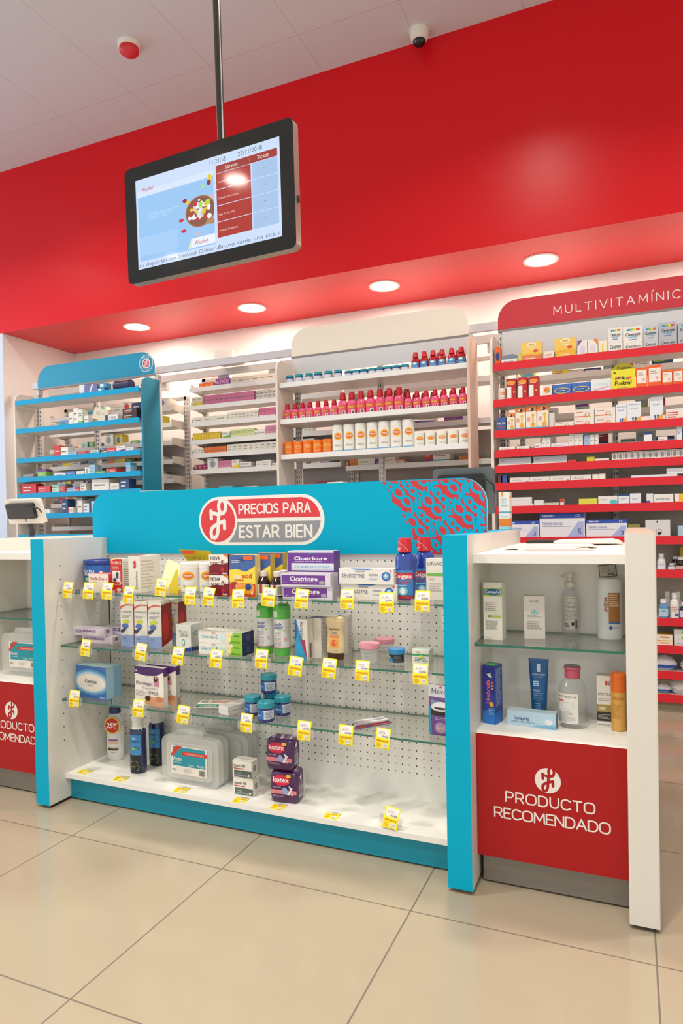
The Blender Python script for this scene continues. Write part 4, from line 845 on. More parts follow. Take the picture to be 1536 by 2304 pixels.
for i, lab in enumerate(('lower', 'upper')):
    carton('medicine_carton', 'small white and grey Aquavit-E 400 carton, %s of two' % lab, .079-.003*i, .045, .060, '#e9e4da', (.513-.003*i, .270, B0+.0605*i), side='#e2dccf', front=aqf, right=[('r', .3, .4, .6, .7, '#8a857c')])
def pads(lab, x, y, z, rz, torn=False):
    t = thing('sanitary_pad_pack', lab, 'pack', (x, y, z), rz)
    w, d, h = .098, .075, .100
    mb = MB(); N_, vs, fs = 10, [], []
    rg = random.Random(3 if torn else 8)
    ring = rr(-w/2, 0, w/2, d, .02, .02, .012, .012, 3)
    lv = [(0, .90), (.006, .98), (.03, 1.02), (.06, 1.02), (.088, .99), (h, .93)]
    for z_, k in lv:
        for px, py in ring: vs.append((px*k+rg.uniform(-.001, .001), (py-d/2)*k+d/2+rg.uniform(-.001, .001), z_+rg.uniform(-.001, .001)))
    n_ = len(ring)
    for j in range(len(lv)-1): fs += [(j*n_+i, j*n_+(i+1) % n_, (j+1)*n_+(i+1) % n_, (j+1)*n_+i) for i in range(n_)]
    fs += [tuple(reversed(range(n_))), tuple(range(len(vs)-n_, len(vs)))]
    mb.add(vs, fs, M('#4c1f52', .28, coat=.2), True)
    S = flat_face((-w/2, -.0022, 0), (1, 0, 0), (0, 0, 1), (0, -1, 0), w, h)
    art(mb, S, [('r', .02, .30, .98, .44, '#dc8088'), ('e', .42, .76, .32, .19, '#c81f4a'), ('e', .42, .77, .30, .15, '#d8284e'), ('t', 'kotex', .42, .70, .17, '#f4e8e8', 'c', {'w': .58, 'b': .02}), ('r', .62, .86, .78, .96, '#e8c63a'), ('t', 'NOCTURNA', .12, .50, .05, '#d8c0d8', 'l', {'w': .3}), ('e', .56, .42, .1, .12, '#8ca4d0'), ('p', [(.62, .3), (.75, .45), (.7, .6), (.85, .52), (.74, .28)], '#d8dcea'), ('l', .12, .2, .6, .28, 2, '#a88ab0'), ('e', .82, .32, .04, .05, '#e8a0a8')])
    S = flat_face((w/2+.0015, .008, 0), (0, 1, 0), (0, 0, 1), (1, 0, 0), d-.016, h)
    art(mb, S, [('r', .1, .18, .6, .52, '#cfc6cc'), ('bar', .15, .22, .55, .50, '#4c1f52'), ('l', .1, .55, .6, .68, 3, '#b8a0b8'), ('p', [(.35+.2*(1 if i % 2 == 0 else .45)*math.sin(2*PI*i/10), .82+.12*(1 if i % 2 == 0 else .45)*math.cos(2*PI*i/10)) for i in range(10)], '#e8e0e8'), ('r', .8, .1, .92, 1, '#cfc6d0')])
    mb.build('pack_body', t)
    mb = MB(); c = .006
    for i in range(8):
        a0 = -w/2+.008+i*.0105; mb.add([(a0, .012, h-.005), (a0+.012, .02, h-.006), (a0+.013, .045, h+.006+rg.uniform(0, .006)), (a0+.001, .05, h+rg.uniform(.0, .006))], [(0, 1, 2, 3)], '#6a4a6c' if i % 3 else '#b8a4b0')
    mb.build('crumpled_top', t); return t
pads('purple kotex pack, lower of two stacked on the bottom shelf', .674, .266, B0+.0015, 6); pads('purple kotex pack with torn top, upper of the stack', .658, .268, B0+.1085, 4, True)

# --- price tags
YEL = M('#f8ea1c', .45)
def tag_mesh(price, pct):
    mb = MB(); w = .047
    # lower half hangs down, upper half leans back
    mb.box(-w/2, -.0012, -.030, w/2, 0, .0, YEL)
    S = flat_face((-w/2, -.0012, -.030), (1, 0, 0), (0, 0, 1), (0, -1, 0), w, .030)
    art(mb, S, [('t', 'APROVECHE', .5, .70, .19, '#d8482a', 'c', {'w': .80, 'b': .02}), ('r', .53, .14, .86, .60, '#ece8e0'), ('t', pct, .70, .26, .2, '#8a8680', 'c', {'w': .24}), ('l', .08, .1, .42, .60, 3, '#e6a030'), ('r', .55, .05, .88, .085, '#b8a030')])
    up = Vector((0, .28, 1)).normalized(); nn = Vector((0, -1, .28)).normalized(); h = .032
    o = Vector((-w/2, -.0012, 0)); P = lambda u, v, k=0: o+Vector((u*w, 0, 0))+up*(v*h)+nn*k
    mb.add([P(0, 0), P(1, 0), P(1, 1), P(0, 1)], [(0, 1, 2, 3)], YEL); mb.add([P(0, 0, -.001), P(1, 0, -.001), P(1, 1, -.001), P(0, 1, -.001)], [(3, 2, 1, 0)], YEL)
    S = flat_face(o, (1, 0, 0), up, nn, w, h)
    art(mb, S, [('r', .1, .10, .92, .90, '#ebe6e0'), ('t', price, .22, .50, .17, '#8a8488', 'l'), ('r', .14, .42, .84, .44, '#b8b2ac'), ('bar', .44, .16, .88, .32, '#6a655e')])
    return mb
prices = ['¢1.580', '¢7.500', '¢4.040', '¢3.325', '¢4.875', '¢1.745']
metas = [tag_mesh(p_, q_).mesh('price_tag') for p_, q_ in zip(prices, ('25%', '20%', '25%', '15%', '25%', '20%'))]
hm = MB().box(-.036, 0, -.022, .036, .0012, .006, clear_mat('tag_holder_plastic', (.93, .92, .93), .2, .22, '#e4dce0')).mesh('tag_holder')
def ptag(i, x, z, lab, y=.196, rz=0, rx=0, holder=True, ry=0):
    o = bpy.data.objects.new('price_tag', metas[i % 6]); COL.objects.link(o); o.location = (x, y, z)
    o.rotation_euler = (math.radians(rx), math.radians(ry), math.radians(rz)); tag(o, lab, 'price tag', 'yellow price tags of the display counter')
    if holder: h = bpy.data.objects.new('tag_holder', hm); COL.objects.link(h); h.parent = o
T1 = [(-.195, .813), (-.093, .813), (-.004, .814), (.094, .803), (.239, .832), (.362, .807), (.437, .806), (.555, .803), (.670, .811), (.791, .809), (.948, .812), (1.077, .805), (1.189, .813)]
L1 = ['under the blue can', 'left of the Antiflu-Des text', 'right of the Antiflu-Des text', 'under the white Decatileno carton', 'raised on the yellow tray', 'under the left vitamin canister', 'under the right vitamin canister', 'under the limiacid carton', 'before the syrup bottles', 'over the lower Cicatricure carton', 'over the lower SENSODYNE carton', 'before the Colgate bottles', 'before the URIAGE carton']
T2 = [(-.114, .599), (.143, .599), (.305, .595), (.462, .596), (.639, .607), (.764, .591), (.882, .593), (.994, .593), (1.179, .596)]
L2 = ['over the DICLOFENACO carton', 'under the catical cartons', 'under the GRISI carton', 'under the Oxivit-E cartons', 'before the mousse cans', 'before the Alcaderma cartons', 'before the HAWAIIAN Tropic bottle', 'before the pink-lidded jar', 'before the ZEPOL carton']
T3 = [(-.175, .404), (.127, .396), (.322, .392), (.576, .389), (.790, .386), (.935, .388), (1.057, .391)]
L3 = ['under the Kleenex box', 'under the Pharmagel cartons', 'before the flat leaflet', 'before the navy ointment jars', 'above the kotex packs', 'left of the toothbrush blister', 'right of the toothbrush blister']
rg = random.Random(11); k = 0
for T_, L_, sh in ((T1, L1, 'top'), (T2, L2, 'middle'), (T3, L3, 'lowest')):
    for (x, z), l_ in zip(T_, L_):
        ptag(k, x, z-.002, 'yellow price tag on the %s glass shelf, %s' % (sh, l_), rz=rg.uniform(-5, 5), ry=rg.uniform(-2, 7)); k += 1
for x, y, l_ in ((-.181, .236, 'below the white lotion bottle'), (-.0005, .228, 'below the dark blue shampoo bottles'), (.278, .225, 'before the first aid case'), (.524, .222, 'before the Aquavit-E cartons'), (.67, .222, 'before the kotex packs'), (.865, .224, 'lying alone on the bare part')):
    ptag(k, x, B0+.002, 'yellow price tag lying on the bottom shelf, %s' % l_, y=y+.02, rx=-84, rz=4, holder=False); k += 1
ptag(k, 1.073, B0+.034, 'yellow price tag standing upright on the bare right part of the bottom shelf', y=.215, rx=-12, ry=8)

# ================================================================ products in the PRODUCTO RECOMENDADO cabinets
carton('cream_carton', 'tall white and green Cetaphil carton on the cabinet glass shelf', .055, .045, .169, '#e9e6da', at(1.380, .274, RG), rz=-4, side='#dfe3cf', left=[('r', 0, 0, 1, 1, '#8fb868')],
       front=[('p', [(0, .9), (1, .9), (1, .76), (0, .76)], '#94c243'), ('e', .52, .835, .50, .055, '#1f5f9c'), ('t', 'Cetaphil', .51, .815, .05, '#eef2f2', 'c', {'w': .86, 'b': .01}), ('l', .1, .5, .8, .66, 5, '#a8a69c'), ('r', .25, .395, .95, .425, '#b8cf3c'), ('r', .25, .395, .42, .425, '#5c9a48'), ('l', .1, .18, .9, .34, 5, '#9c9a90'), ('l', .12, .02, .6, .04, 1, '#b0aca0')])
carton('cream_carton', 'white BABÉ carton with small turquoise flower', .059, .04, .126, '#e8e2da', at(1.492, .327, RG), rz=6, side='#d8d2ca',
       front=[('t', 'BABÉ', .5, .86, .055, '#8a8680', 'c', {'w': .42}), ('e', .5, .63, .045, .06, '#7ccac4'), ('e', .38, .61, .06, .03, '#8ed4cc'), ('e', .62, .61, .06, .03, '#8ed4cc'), ('l', .15, .5, .85, .56, 2, '#b8b2a8'), ('l', .15, .22, .85, .42, 5, '#aaa49a')])
t = thing('pump_bottle', 'clear pump bottle with small black print on its back label', 'bottle', (1.585, .430, RG), 5)
mb = MB(); mb.lathe([(.022, 0), (.0245, .003), (.025, .012), (.025, .122), (.022, .134), (.013, .14), (.012, .145)], CLEAR, 28)
art(mb, cyl_face(.025, .02, .118, .95), [('r', .02, 0, .98, 1, '#d4d4c8'), ('l', .08, .28, .92, .97, 17, '#8a8a84'), ('e', .62, .17, .09, .06, '#2c2c2c'), ('bar', .76, .02, .92, .3, '#444'), ('l', .1, .06, .45, .2, 3, '#55554f')]); mb.build('bottle_body', t)
mb = MB(); mb.lathe([(.013, .145), (.014, .147), (.014, .160), (.006, .162), (.006, .176), (.011, .177), (.011, .186), (.008, .188)], M('#dedcd0', .35), 24); mb.tube([(0, 0, .181), (-.018, -.01, .182), (-.024, -.013, .178)], .004, M('#dedcd0', .35)); mb.build('pump_head', t)
t = thing('lotion_bottle', 'large white AVENA bottle with brown vertical label', 'bottle', (1.697, .388, RG), 6)
mb = MB(); mb.lathe([(.030, 0), (.034, .004), (.0345, .02), (.0345, .162), (.032, .174), (.028, .178)], M('#e2e6e8', .25), 30, sy=.75)
art(mb, cyl_face(.0345, .01, .165, .9, sy=.75), [('r', .42, .28, .98, .82, '#b27a3c'), ('t', 'AVENA', .38, .46, .17, '#a8683a', 'l', {'rot': 1, 'b': .03, 'w': .72*1.0}), ('l', .46, .56, .94, .80, 6, '#e8d4b8'), ('r', .42, .25, .98, .275, '#2f68ac'), ('e', .5, .17, .07, .035, '#2f68ac'), ('r', .5, .165, .95, .175, '#44607c')]); mb.build('bottle_body', t)
mb = MB(); mb.box(-.0245, -.001, -.0185, .0245, .0004, .0185, M('#3a362f', .5)); art(mb, flat_face((-.0225, -.001, -.0165), (1, 0, 0), (0, 0, 1), (0, -1, 0), .045, .033), [('r', 0, 0, 1, 1, '#cfccb8'), ('t', '¢7,190', .2, .42, .22, '#77746a', 'l', {'w': .48}), ('s', [(.12, .34), (.88, .34), (.88, .72), (.12, .72), (.12, .34)], .0006, '#8a8678'), ('bar', .5, .08, .92, .26, '#3c3a34'), ('l', .1, .8, .8, .92, 1, '#a8a598')]); mb.lathe([(.006, .02), (.007, .023)], CLEAR, 12)
o = mb.build('price_ticket', None, (1.696, .463, .862), 0); o.location = (1.690, .462, .888); o.rotation_euler = (0, math.radians(-5), 0); tag(o, 'black-edged price ticket reading ¢7,190 stuck on the cabinet back above the AVENA bottle', 'price ticket')
umf = [('r', 0, 0, 1, .33, '#2a72c4'), ('p', [(0, .2), (1, .3), (1, .55), (0, .45)], '#2a3f98'), ('t', 'Umbrella', .60, .35, .33, '#e86a8a', 'l', {'rot': 1, 'w': 1.75, 'b': .02}), ('t', 'KIDS', .88, .60, .20, '#f0b04a', 'l', {'rot': 1, 'w': .6, 'b': .02}), ('p', [(.35, .85), (.65, .88), (.8, .8), (.6, .80)], '#e8e0d8'), ('p', [(.5, .87), (.75, .86), (.8, .8)], '#4ab46a'), ('e', .72, .34, .17, .045, '#f0a83a'), ('l', .5, .16, .9, .28, 4, '#c8d8f0')]
carton('cream_carton', 'dark blue Umbrella KIDS sunscreen carton turned with its side showing', .040, .050, .172, '#27328c', at(1.366, .268, RB), rz=-14, side='#2c4a9c', topc='#3a6a6c', front=umf, right=[('l', .1, .3, .9, .95, 24, '#a8b8dc'), ('r', 0, 0, 1, .2, '#2a72c4')], top=[('r', .2, .2, .8, .8, '#4cb45a')])
carton('cream_carton', 'pale blue Cavidagel carton lying flat in the cabinet', .137, .035, .044, '#b4d2e0', at(1.485, .276, RB), rz=-4, side='#5a7ca8', topc='#c6dce4',
       front=[('t', 'Cavidagel Ag', .15, .42, .22, '#2c4a8c', 'l', {'w': .30, 'b': .015}), ('l', .08, .22, .7, .34, 2, '#7c98b4'), ('e', .86, .45, .08, .2, '#dfe6ea'), ('p', [(.5, .1), (1, 0), (1, .3)], '#7cb4d4'), ('l', .86, .08, .98, .14, 1, '#4a6a90')])
t = thing('cream_tube', 'blue LA ROCHE-POSAY EFFACLAR tube standing on its cap', 'tube', (1.497, .365, RB), 3)
mb = MB(); n = 24; vs = []; lv = [(.021, 1.0, .022), (.022, .95, .03), (.0245, .6, .09), (.027, .3, .14), (.029, .06, .178), (.0295, .04, .182)]
for r_, k_, z_ in lv:
    for i in range(n): a = 2*PI*i/n; vs.append((r_*math.cos(a), r_*k_*math.sin(a)*.9, z_))
fs = [(j*n+i, j*n+(i+1) % n, (j+1)*n+(i+1) % n, (j+1)*n+i) for j in range(len(lv)-1) for i in range(n)]+[tuple(range(len(vs)-n, len(vs)))]
mb.add(vs, fs, M('#14568f', .28), True)
def St(u, v, l):
    z = .024+v*.150; f_ = (z-.022)/.16; ry = (.020*(1-f_)+.0015*f_)*.95; rx = .0215+.0078*f_; x = (u-.5)*2*rx*.86
    return Vector((x, -ry*math.sqrt(max(0, 1-(x/rx)**2))-LIFT(l)-.0016, z))
St.w = .045; St.h = .150; St.curved = True
art(mb, St, [('r', .40, .80, .60, .96, '#c8dcec'), ('t', 'LA ROCHE-POSAY', .5, .73, .035, '#e0ecf4', 'c', {'w': .80, 'b': .01}), ('l', .15, .68, .85, .71, 1, '#8cb0d0'), ('r', .15, .52, .5, .62, '#a8c8e0'), ('l', .18, .53, .46, .61, 2, '#14568f'), ('t', 'EFFACLAR', .12, .42, .035, '#e0ecf4', 'l', {'w': .45}), ('l', .15, .25, .85, .40, 4, '#6a9cc4'), ('l', .2, .08, .7, .2, 3, '#6a9cc4')])
mb.build('tube_body', t); MB().lathe([(.020, 0), (.021, .002), (.021, .022)], M('#124c84', .3), 26).build('cap', t)
t = thing('micellar_bottle', 'clear micellar water bottle with pink cap and white label', 'bottle', (1.596, .325, RB), 8)
mb = MB(); mb.lathe([(.032, 0), (.036, .004), (.0375, .02), (.0375, .105), (.035, .122), (.026, .136), (.0205, .140), (.020, .144)], LIQUID, 32, sy=.75)
art(mb, cyl_face(.0378, .015, .100, 1.0, rot=-.45, sy=.75), [('r', .02, 0, .9, 1, '#dfddd6'), ('t', 'BIODERMA', .06, .86, .08, '#55575a', 'l', {'w': .78}), ('r', .06, .72, .36, .79, '#d06a80'), ('s', arc(.5, .6, .25, .12, 0, 360, 20), .0006, '#b8b4b0'), ('l', .08, .05, .8, .42, 8, '#b0aca6')]); mb.build('bottle_body', t)
MB().lathe([(.021, .142), (.022, .144), (.0215, .166), (.0235, .168), (.0235, .172), (.0225, .174)], M('#b85468', .25), 28).build('cap', t)
MB().lathe([(.001, .1745), (.0225, .1745), (.0225, .1765), (.001, .177)], M('#5a4a4a', .3), 28, caps=False).build('cap_rim', t)
carton('cream_carton', 'white SPECTRAL carton with black and gold foot behind the orange spray can', .046, .04, .148, '#e8e4da', at(1.683, .347, RB), rz=3, side='#cfcac0',
       front=[('r', .5, .82, .64, .90, '#c8383a'), ('r', .66, .82, .78, .90, '#9a958c'), ('t', 'SPECTRAL', .08, .62, .05, '#8a867e', 'l', {'w': .85}), ('l', .1, .5, .9, .57, 2, '#a8a49a'), ('r', 0, .30, 1, .44, '#a8904c'), ('r', 0, .12, 1, .30, '#2a2622'), ('r', .15, .34, .5, .40, '#d8c8a0'), ('l', .08, .16, .8, .26, 4, '#b8b4aa'), ('l', .05, .03, .9, .07, 1, '#9a968c')])
t = thing('spray_can', 'orange capped golden spray can half hidden by the white end post', 'can', (1.7185, .335, RB))
mb = MB(); mb.lathe([(.0185, 0), (.0205, .002), (.0205, .110)], M('#d9a552', .25, metal=.2), 26); art(mb, cyl_face(.0205, .005, .108, 1.2), [('t', 'URIAGE', .2, .82, .09, '#c8702c', 'l', {'w': .6}), ('l', .15, .3, .7, .7, 7, '#c08a3c')]); mb.build('can_body', t)
MB().lathe([(.0208, .110), (.0208, .156), (.018, .163), (.010, .165)], M('#e06a22', .25), 26).build('cap', t)
kit('translucent first aid case with teal Fischel label in the left cabinet', -.512, .27, .4465, 0)
# things on the worktops
mb = MB(); mb.box(-.10, -.13, 0, .12, .12, .0025, M('#e8d8d4', .5)); art(mb, flat_face((-.10, -.13, .0025), (1, 0, 0), (0, 1, 0), (0, 0, 1), .22, .25), [('r', .02, .02, .98, .10, '#c86a74'), ('l', .1, .2, .9, .9, 10, '#d0b8b8')]); tag(mb.build('paper_sheet', None, (1.52, .50, .9502), 12), 'pink printed sheet lying nearest the front edge of the cabinet worktop', 'paper')
for i, (x, y, r, c, l_) in enumerate(((1.50, .60, -6, '#ead4d0', 'pink sheet under the white envelope on the worktop'), (1.53, .70, 8, '#e6d2ce', 'third sheet of the loose papers on the worktop'))):
    tag(MB().box(-.11, -.14, 0, .11, .14, .002, M(c, .5)).build('paper_sheet', None, (x, y, .953+.0024*i), r), l_, 'paper')
tag(MB().extr([(-.05, .0), (.16, 0), (.17, .006), (.15, .012), (-.03, .010), (-.06, .004)], 'y', 0, .18, M('#ece6e0', .5)).build('envelope', None, (1.56, .80, .9580), 5), 'white envelope lying at the back of the cabinet worktop', 'envelope')
tag(MB().extr(rr(-.075, 0, .075, .013, .006, .006, .004, .004, 4), 'y', 0, .10, M('#262422', .35)).build('wallet', None, (1.452, 1.0, .9502), 4), 'slim black wallet lying on the cabinet worktop', 'wallet')
t = carton('medicine_carton', 'tall white and orange sunscreen carton standing on the turquoise-edged panel', .042, .052, .148, '#d7dcd8', (1.296, .985, 1.0078), rz=0, side='#eee2cc',
       front=[('r', 0, 0, 1, .08, '#a9d0d8'), ('r', 0, .08, 1, .29, '#e27a22'), ('r', 0, .44, 1, .48, '#4f9fae'), ('l', .1, .32, .9, .36, 1, '#8a9490'), ('r', .25, .88, .42, 1, '#e8842c'), ('l', .2, .6, .9, .84, 4, '#b4bab6')], right=[('r', 0, .08, 1, .30, '#ee8a34'), ('r', 0, .44, 1, .48, '#4f9fae'), ('r', 0, .84, 1, .9, '#f0b24c'), ('r', 0, 0, 1, .08, '#b9dadc')])
# register displays
def terminal(lab, x, y, z, w, h, rz, tilt, body, back, foot=True, cable=True):
    t = thing('register_screen', lab, 'screen', (x, y, z), rz)
    def pt(o): o.rotation_euler = (math.radians(tilt), 0, 0); o.location = (0, 0, .12); return o
    pt(MB().extr(rr(-w/2, 0, w/2, h, .018, .018, .01, .01, 5), 'y', 0, .022, M(body, .4), smooth=True).build('screen_shell', t))
    pt(MB().extr(rr(-w*.40, .03, w*.36, h*.86, .012, .012, .01, .01, 4), 'y', -.02, 0, M(back, .35), smooth=True).build('rear_cover', t))
    MB().extr(rr(-.09, -.06, .09, .06, .02, .02, .02, .02, 4), 'z', 0, .012, M('#2a2a2c', .4)).build('foot', t)
    MB().tube([(0, .02, .01), (0, .03, .08), (0, .0, .16)], .014, M('#3a3a3c', .3)).build('stand', t)
    if cable: pt(MB().tube([(w*.2, -.02, h*.75), (w*.4, -.025, h*.74), (w*.5, -.012, h*.62), (w*.52, -.006, h*.45)], .0035, M('#1a1a1a', .4)).build('cable', t))
    return t
terminal('dark register monitor seen from behind the patterned header corner', 1.13, 1.005, .9505, .25, .19, 0, 4, '#5a6466', '#16181a')
terminal('small grey tablet screen peeking over the left end of the header', -.40, .93, .9505, .19, .16, 8, -18, '#b6b2ac', '#5a5652')
terminal('cream tablet screen with black back on the left counter', -1.145, .86, .9505, .25, .13, 0, 16, '#ded6c6', '#1c1a19')
tag(MB().box(-.38, 0, 0, .0, .10, .085, M('#e4dcd8', .5)).build('paper_bag', None, (-.34, 1.0, .9507), 0), 'white folded paper lying behind the left counter top', 'paper')
mb = MB(); mb.extr([(-.07, 0), (.07, 0), (.05, .03), (.0, .042), (-.04, .030)], 'y', 0, .08, M('#8a8a92', .7), smooth=True); tag(mb.build('folded_cloth', None, (-.30, .72, 1.008), 0), 'small grey folded cloth on the left counter', 'cloth')
# grey worktop of the next counter on the left
t = thing('display_counter', 'white counter continuing out of the photo on the left', 'display counter', (-1.5, .6, 0))
at0(MB().box(-2.6, .20, .925, -.777, 1.12, .95, WHITE).build('worktop'), t); at0(MB().box(-2.6, .21, .1, -.777, .23, .925, WHITE).build('front_panel'), t)

# ================================================================ stock on the wall shelves
def quick_mesh(w, d, h, base, acc, style, rs=1):
    s = base; mb = MB(); b = M(base, .45); mb.box(-w/2, 0, 0, w/2, d, h, b)
    rg = random.Random(rs); F = flat_face((-w/2, 0, 0), (1, 0, 0), (0, 0, 1), (0, -1, 0), w, h)
    R_ = flat_face((w/2, 0, 0), (0, 1, 0), (0, 0, 1), (1, 0, 0), d, h); L_ = flat_face((-w/2, d, 0), (0, -1, 0), (0, 0, 1), (-1, 0, 0), d, h)
    pr = '#77716c' if sum(lin(base)[:3]) > .9 else '#e4ddd6'
    if style == 0: it = [('r', 0, 0, 1, .22, acc), ('l', .12, .5, .88, .82, 2, pr)]
    elif style == 1: it = [('r', 0, 0, .22, 1, acc), ('l', .32, .3, .92, .75, 3, pr)]
    elif style == 2: it = [('l', .1, .55, .9, .8, 1, pr), ('r', .1, .3, .6, .4, acc)]
    elif style == 3: it = [('e', .5, .5, .28, .3, acc), ('l', .15, .84, .85, .95, 1, pr)]
    elif style == 4: it = [('r', 0, .72, 1, 1, acc), ('l', .12, .2, .88, .6, 3, pr)]
    elif style == 5: it = [('p', [(0, 0), (1, 0), (1, .55), (0, .2)], acc), ('l', .12, .66, .88, .85, 2, pr)]
    else: it = [('l', .15, .35, .85, .65, 1, pr)]
    art(mb, F, it)
    if style in (0, 4): art(mb, R_, it[:1]); art(mb, L_, it[:1])
    return mb.mesh('medicine_carton')
_lab_count = {}
CN = {'#e6e2da': 'white', '#ece6da': 'cream', '#dfe2e4': 'pale grey', '#4f78b4': 'blue', '#27406e': 'navy', '#d03a34': 'red', '#e8802c': 'orange', '#e6cc3a': 'yellow', '#7fb84a': 'green', '#e08aa8': 'pink', '#7a3f8c': 'purple', '#8a2c4a': 'maroon', '#5ab4c8': 'turquoise', '#3a2a2c': 'dark brown', '#b8dcc8': 'mint', '#d9c23a': 'mustard', '#9fc4e0': 'sky blue', '#8f9a9c': 'grey', '#cfd8b8': 'lime'}
def place(me, x, y, z, lab, group=None, rz=0, name='medicine_carton', cat='box'):
    o = bpy.data.objects.new(name, me); COL.objects.link(o); o.location = (x, y, z)
    if rz: o.rotation_euler = (0, 0, math.radians(rz))
    return tag(o, lab, cat, group)
def run(x, yf, z, n, w, h, d, base, acc, style, what, where, gap=.0015):
    """n identical cartons side by side, from x to the right; returns the next free x"""
    me = quick_mesh(w, d, h, base, acc, style, int(abs(x)*1000))
    g = None if n == 1 else '%s in a row %s' % (what, where)
    nw = 'one two three four five six seven eight nine ten eleven twelve thirteen fourteen fifteen'.split()[n-1]
    for i in range(n): place(me, x+w/2+i*(w+gap), yf+random.uniform(0, .003), z, '%s %s' % (what, where) if n == 1 else '%s, %s of %s from left, %s' % (what, ordn[i], nw, where.replace('on the ', '')), g)
    return x+n*(w+gap)
PAL = ['#e6e2da']*7+['#ece6da']*3+['#dfe2e4']*3+['#4f78b4', '#27406e', '#d03a34', '#e8802c', '#e6cc3a', '#7fb84a', '#5ab4c8', '#9fc4e0', '#b8dcc8', '#8f9a9c']
ACC = ['#4f78b4', '#d03a34', '#e8802c', '#7fb84a', '#27406e', '#7a3f8c', '#5ab4c8', '#e6cc3a', '#8f9a9c']
ACN = {'#4f78b4': 'blue', '#d03a34': 'red', '#e8802c': 'orange', '#7fb84a': 'green', '#27406e': 'navy', '#7a3f8c': 'purple', '#5ab4c8': 'teal', '#e6cc3a': 'yellow', '#8f9a9c': 'grey'}
SHN = {0: 'foot', 1: 'left stripe', 2: 'bar', 3: 'spot', 4: 'top', 5: 'wedge', 6: 'print'}
FAR = MB()
def mixed(x0, x1, yf, z, where, hmax, seed, pal=PAL, dmax=.14, dens=.93, wr=(.04, .12), cap=99, far=False):
    rg = random.Random(seed); x = x0; k = 0; prev = None
    while k < cap:
        w = rg.uniform(*wr); h = min(hmax, rg.choice((.025, .035, .045, .06, .075, .09))*rg.uniform(.85, 1.15)); d = rg.uniform(.06, dmax)
        if x+w > x1: break
        if rg.random() > dens: x += w*.8; continue
        b = rg.choice(pal); a = rg.choice([q for q in ACC if q != b]); st = rg.choice((0, 1, 2, 3, 4, 5, 6, 2, 6))
        shape = 'flat' if h < .6*w else ('upright' if h > 1.2*w else 'squarish')
        o_ = ordn[k] if k < 20 else str(k)
        lab = '%s %s carton, %s %s, %s from left, %s' % (shape, CN[b], ACN[a], SHN[st], o_, where.replace('on the ', '').replace('behind the', 'behind'))
        if far:
            me = quick_mesh(w, d, h, b, a, st, k); yy = yf+rg.uniform(0, .012)
            vs = [(v.co.x+x+w/2, v.co.y+yy, v.co.z+z) for v in me.vertices]
            for p_ in me.polygons: FAR.add([vs[q] for q in p_.vertices], [tuple(range(len(p_.vertices)))], me.materials[p_.material_index])
            bpy.data.meshes.remove(me)
        else: place(quick_mesh(w, d, h, b, a, st, k), x+w/2, yf+rg.uniform(0, .012), z, lab, None, rg.uniform(-4, 4) if w < .09 else 0)
        x += w+rg.choice((.002, .003, .004, .012)); k += 1
FYY = 2.262; E4 = .0035
# turquoise unit
z = CZ[0]-E4
tag(carton_mb(.15, .09, .072, '#e0e2ea', side='#1d2340', front=[('p', [(.25, 0), (.5, 0), (.7, 1), (.3, 1)], '#6f7cb0'), ('p', [(.6, 0), (1, 0), (1, 1), (.8, 1)], '#6f7cb0')], right=[('l', .1, .7, .6, .9, 2, '#aab0c8')]).build('medicine_carton', None, (-2.06, 2.27, z), 12), 'white and navy carton on the top turquoise shelf', 'box')
for i in range(2): tag(carton_mb(.062, .06, .034, '#3f92c4', front=[('r', .1, .2, .6, .8, '#dfe6ea')]).build('medicine_carton', None, (-1.935+.02*i, 2.27, z+.0345*i), 4), '%s of two small blue cartons stacked on the top turquoise shelf' % ('lower', 'upper')[i], 'box')
mb = MB(); mb.lathe([(.035, 0), (.04, .006), (.04, .15), (.035, .156)], M('#22264a', .4), 20, sy=1); o = mb.build('travel_pouch', None, (-1.805, 2.315, z+.0395)); o.rotation_euler = (0, PI/2, 0); o.location = (-1.83, 2.315, z+.0402); tag(o, 'dark navy rounded pouch lying on the top turquoise shelf', 'pouch')
z = CZ[1]-E4; w_ = 'on the second turquoise shelf'
tag(carton_mb(.11, .05, .012, '#9fbf4a').build('flat_packet', None, (-2.50, 2.28, z), 14), 'flat lime green packet '+w_, 'packet')
tag(carton_mb(.03, .03, .028, '#e6e2da', topc='#58c04a', front=[('r', 0, .6, 1, 1, '#58c04a')]).build('medicine_carton', None, (-2.395, 2.29, z), 5), 'tiny green-topped carton '+w_, 'box')
run(-2.36, 2.27, z, 1, .09, .045, .08, '#5f93bc', '#27406e', 2, 'blue flat carton', w_)
run(-2.262, 2.265, z, 1, .045, .10, .06, '#e8dfd4', '#8f9a9c', 6, 'narrow cream upright carton', w_)
run(-2.21, 2.262, z, 1, .05, .125, .06, '#e6e2da', '#8f9a9c', 2, 'tall white upright carton', w_)
run(-2.157, 2.262, z, 1, .04, .11, .06, '#dfe2d4', '#7fb84a', 0, 'upright carton with green foot', w_)
run(-2.10, 2.262, z, 1, .04, .06, .05, '#e6e2da', '#8f9a9c', 6, 'small white carton', w_)
tag(carton_mb(.11, .05, .09, '#e6dccb', front=[('l', .2, .4, .8, .7, 2, '#b8aa98')]).build('medicine_carton', None, (-1.98, 2.285, z+.022), 24), 'cream carton turned at an angle '+w_, 'box').rotation_euler = (0, .35, .4)
run(-1.90, 2.27, z, 1, .12, .05, .08, '#e6e2da', '#27406e', 1, 'white low carton beside the tilted one', w_)
for i in range(2): run(-1.725, 2.262, z+.041*i, 1, .13, .040, .07, '#3f2a2c', '#e8802c', 2, '%s dark brown carton of the stacked pair' % ('lower', 'upper')[i], w_)
